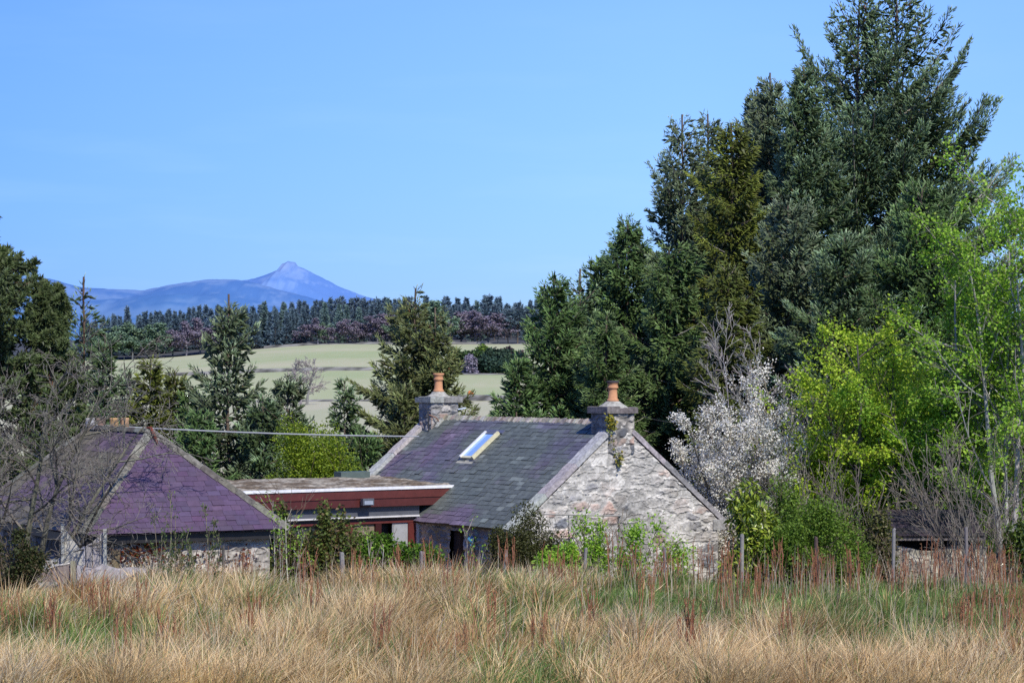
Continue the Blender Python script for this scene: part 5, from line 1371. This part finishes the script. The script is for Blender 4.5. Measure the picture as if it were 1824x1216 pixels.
def build_creepers():
    rng = np.random.default_rng(430)
    # ivy up the corner of the near chimney
    He, rise, W = 2.25, 2.55, 6.4
    ln = [(W / 2 - .42, -.05, He + rise + .20), (W / 2 - .40, -.06, He + rise + .0), (W / 2 - .36, -.06, He + rise - .35), (W / 2 - .30, -.06, He + rise - .6), (W / 2 - .14, -.06, He + rise - .9), (W / 2 - .2, -.06, He + rise - 1.2)]
    t = np.linspace(0, 1, 40); P = np.stack([np.interp(t, np.linspace(0, 1, 6), [q[k] for q in ln]) for k in range(3)], -1); P[:, 0] += np.cumsum(rng.normal(0, .012, 40))
    Pw = local_to_world((.185, 64, GZ), TH, P)
    root = empty('ivy', Pw[-1], 0, 'strand of yellow green ivy climbing the front of the near chimney', 'ivy')
    mb = MB(); v, f = tubes((Pw - Pw[-1])[None], np.full((1, 40), .006), 4); mb.add(v, f, (.22, .20, .15)); mb.build('stem', M_BARK, root)
    mb = MB()
    w = np.exp(-((t - .05) / .14) ** 2) + np.exp(-((t - .22) / .06) ** 2) + 1.2 * np.exp(-((t - .80) / .05) ** 2) + .10
    i = rng.choice(40, 230, p=w / w.sum()); p = (Pw - Pw[-1])[i] + rng.normal(0, .05, (230, 3)) * A(1.3, .5, 1); p[:, 1] -= .05
    mb.add(*leaves(rng, p, .085, .07, np.array([(.26, .25, .03), (.14, .17, .03), (.34, .27, .03)])[rng.integers(0, 3, 230)], .3, .3)); mb.build('leaves', M_GLOSSY, root)
    # red creeper on the outhouse wall
    th = R(28); n = 530
    u = np.concatenate([rng.normal(1.55, .42, 330), rng.normal(3.9, .30, 80), rng.normal(2.6, .35, 120)]); z = np.concatenate([rng.normal(1.74, .18, 330), rng.normal(1.3, .28, 80), rng.normal(1.55, .26, 120)])
    p = local_to_world((-9.715, 57, -.95), th, np.stack([np.clip(u, .5, 4.6), np.full(n, .28) - rng.random(n) * .10, np.clip(z, .4, 1.98)], -1))
    root = empty('red_creeper', p.mean(0), 0, 'red and rust leaved creeper spread over the outhouse wall', 'creeper')
    o0 = A(*root.location); mb = MB(); mb.add(*leaves(rng, p - o0, .085, .07, np.array([(.16, .030, .02), (.22, .06, .025), (.11, .03, .02), (.20, .10, .04), (.10, .10, .03)])[rng.integers(0, 5, n)], .2, .6)); mb.build('leaves', M_LEAF, root)
    S = np.array([(q, .3, .2) for q in rng.uniform(.9, 4.2, 12)]); Pw = local_to_world((-9.715, 57, -.95), th, S) - o0
    mb = MB(); P = grow(rng, Pw, np.tile(A(0, 0, 1), (12, 1)) + rng.normal(0, .2, (12, 3)) * A(1, .05, 1), np.full(12, 1.6), 7, .08, .02); v, f = tubes(P, np.full((12, 7), .009), 4); mb.add(v, f, (.13, .08, .06)); mb.build('stems', M_BARK, root)
    # blue rag on the cottage wall
    mb = MB(); n, m = 9, 9; a, b = np.meshgrid(np.linspace(-.17, .17, n), np.linspace(-.14, .14, m), indexing='ij')
    P = np.stack([a * (1 - .5 * np.abs(b) / .2), .05 * np.sin(a * 25) + .04 * np.cos(b * 30), b + .05 * np.sin(a * 18)], -1)
    i, j = np.meshgrid(np.arange(n - 1), np.arange(m - 1), indexing='ij'); f = np.stack([i * m + j, (i + 1) * m + j, (i + 1) * m + j + 1, i * m + j + 1], -1).reshape(-1, 4)
    o = mb.add(P, f, (.05, .22, .36)).build('blue_rag', M_PAINT, None, True); w = local_to_world((.185, 64, GZ), TH, A(-.14, 2.0, 1.78)); o.location = tuple(w); o.rotation_euler = (0, 0, TH + R(90))
    tag(o, 'crumpled blue rag hanging on the cottage wall right of the dark doorway', 'rag')
    mb = MB(); v, f = tubes(local_to_world((.185, 64, GZ), TH, np.array([[(-.10, 1.95, 1.7), (-.14, 1.92, 1.3), (-.12, 2.0, .8)]])), [[.03, .028, .025]], 6); tag(mb.add(v, f, (.035, .035, .035)).build('rubber_hose', M_PLAIN), 'black hose hanging below the blue rag on the cottage wall', 'hose')


# ------------------------------------------------------------------ camera, sky and sun
def build_camera_and_light():
    cam = bpy.data.cameras.new('camera'); co = bpy.data.objects.new('camera', cam); COL.objects.link(co)
    co.location = (0, 0, HC); co.rotation_euler = (R(90), 0, 0)
    cam.sensor_width = 36; cam.lens = F / 1824 * 36; cam.shift_y = (HY - 608) / 1824
    cam.clip_start = .5; cam.clip_end = 40000
    SC.camera = co
    el, az = R(47), R(27)
    d = Vector((math.sin(az) * math.cos(el), -math.cos(az) * math.cos(el), math.sin(el)))
    s = bpy.data.lights.new('sun', 'SUN'); s.energy = 5.0; s.angle = R(.53); s.color = (1, .95, .86)
    so = bpy.data.objects.new('sun', s); COL.objects.link(so); so.rotation_euler = d.to_track_quat('Z', 'Y').to_euler()
    so.location = (30, -30, 60)
    w = bpy.data.worlds.new('World'); SC.world = w; w.use_nodes = True
    nt = w.node_tree; bg = nt.nodes['Background']
    sky = nt.nodes.new('ShaderNodeTexSky'); sky.sky_type = 'NISHITA'; sky.sun_disc = False
    sky.sun_elevation = el; sky.sun_rotation = math.atan2(d.x, d.y)
    sky.altitude = 200; sky.air_density = 1.0; sky.dust_density = .2; sky.ozone_density = 2.0
    tm = nt.nodes.new('ShaderNodeVectorMath'); tm.operation = 'MULTIPLY'
    tc = nt.nodes.new('ShaderNodeTexCoord'); sp = nt.nodes.new('ShaderNodeSeparateXYZ'); nt.links.new(tc.outputs['Generated'], sp.inputs[0])
    rx = nt.nodes.new('ShaderNodeValToRGB'); mr = nt.nodes.new('ShaderNodeMapRange'); mr.inputs[1].default_value = -.22; mr.inputs[2].default_value = .22
    nt.links.new(sp.outputs['X'], mr.inputs[0]); nt.links.new(mr.outputs[0], rx.inputs[0])
    e = rx.color_ramp.elements; e[0].color = (*SKY_LEFT, 1); e[1].color = (*SKY_RIGHT, 1); e[1].position = .65
    rz = nt.nodes.new('ShaderNodeValToRGB'); nt.links.new(sp.outputs['Z'], rz.inputs[0])
    e = rz.color_ramp.elements; e[0].color = (.56, .67, .83, 1); e[1].color = (1, 1, 1, 1); e[1].position = .14
    hm = nt.nodes.new('ShaderNodeVectorMath'); hm.operation = 'MULTIPLY'
    nt.links.new(rx.outputs[0], hm.inputs[0]); nt.links.new(rz.outputs[0], hm.inputs[1]); 
    mp = nt.nodes.new('ShaderNodeVectorMath'); mp.operation = 'MULTIPLY'; mp.inputs[1].default_value = (9, 9, 60); nt.links.new(tc.outputs['Generated'], mp.inputs[0])
    nz = nt.nodes.new('ShaderNodeTexNoise'); nz.inputs['Scale'].default_value = 1.0; nz.inputs['Detail'].default_value = 5; nt.links.new(mp.outputs[0], nz.inputs['Vector'])
    wr = nt.nodes.new('ShaderNodeMapRange'); wr.inputs[1].default_value = .5; wr.inputs[2].default_value = .8; wr.inputs[3].default_value = 0; wr.inputs[4].default_value = .10; nt.links.new(nz.outputs['Fac'], wr.inputs[0])
    wm = nt.nodes.new('ShaderNodeMix'); wm.data_type = 'RGBA'; nt.links.new(wr.outputs[0], wm.inputs[0]); nt.links.new(hm.outputs[0], wm.inputs[6]); wm.inputs[7].default_value = (.95, 1.0, 1.4, 1)
    nt.links.new(wm.outputs[2], tm.inputs[1])
    nt.links.new(sky.outputs[0], tm.inputs[0])
    nt.links.new(tm.outputs[0], bg.inputs['Color']); bg.inputs['Strength'].default_value = .125
    SC.view_settings.view_transform = 'Standard'; SC.view_settings.look = 'None'; SC.view_settings.exposure = 0; SC.view_settings.gamma = 1
    SC.render.engine = 'CYCLES'
    SC.cycles.max_bounces = 6; SC.cycles.diffuse_bounces = 3; SC.cycles.glossy_bounces = 2; SC.cycles.transmission_bounces = 3; SC.cycles.transparent_max_bounces = 4
    SC.cycles.caustics_reflective = False; SC.cycles.caustics_refractive = False
    SC.cycles.use_denoising = False
    SC.render.film_transparent = False


SKY_LEFT = (.38, .61, 1.38)
SKY_RIGHT = (.64, .875, 1.44)

build_camera_and_light()
build_ground()
build_mountains()
build_cottage()
build_extension()
build_outhouse()
build_shed()
build_conifers()
build_pine()
build_broadleaves()
build_far()
build_grass()
build_docks()
build_fences()
build_creepers()
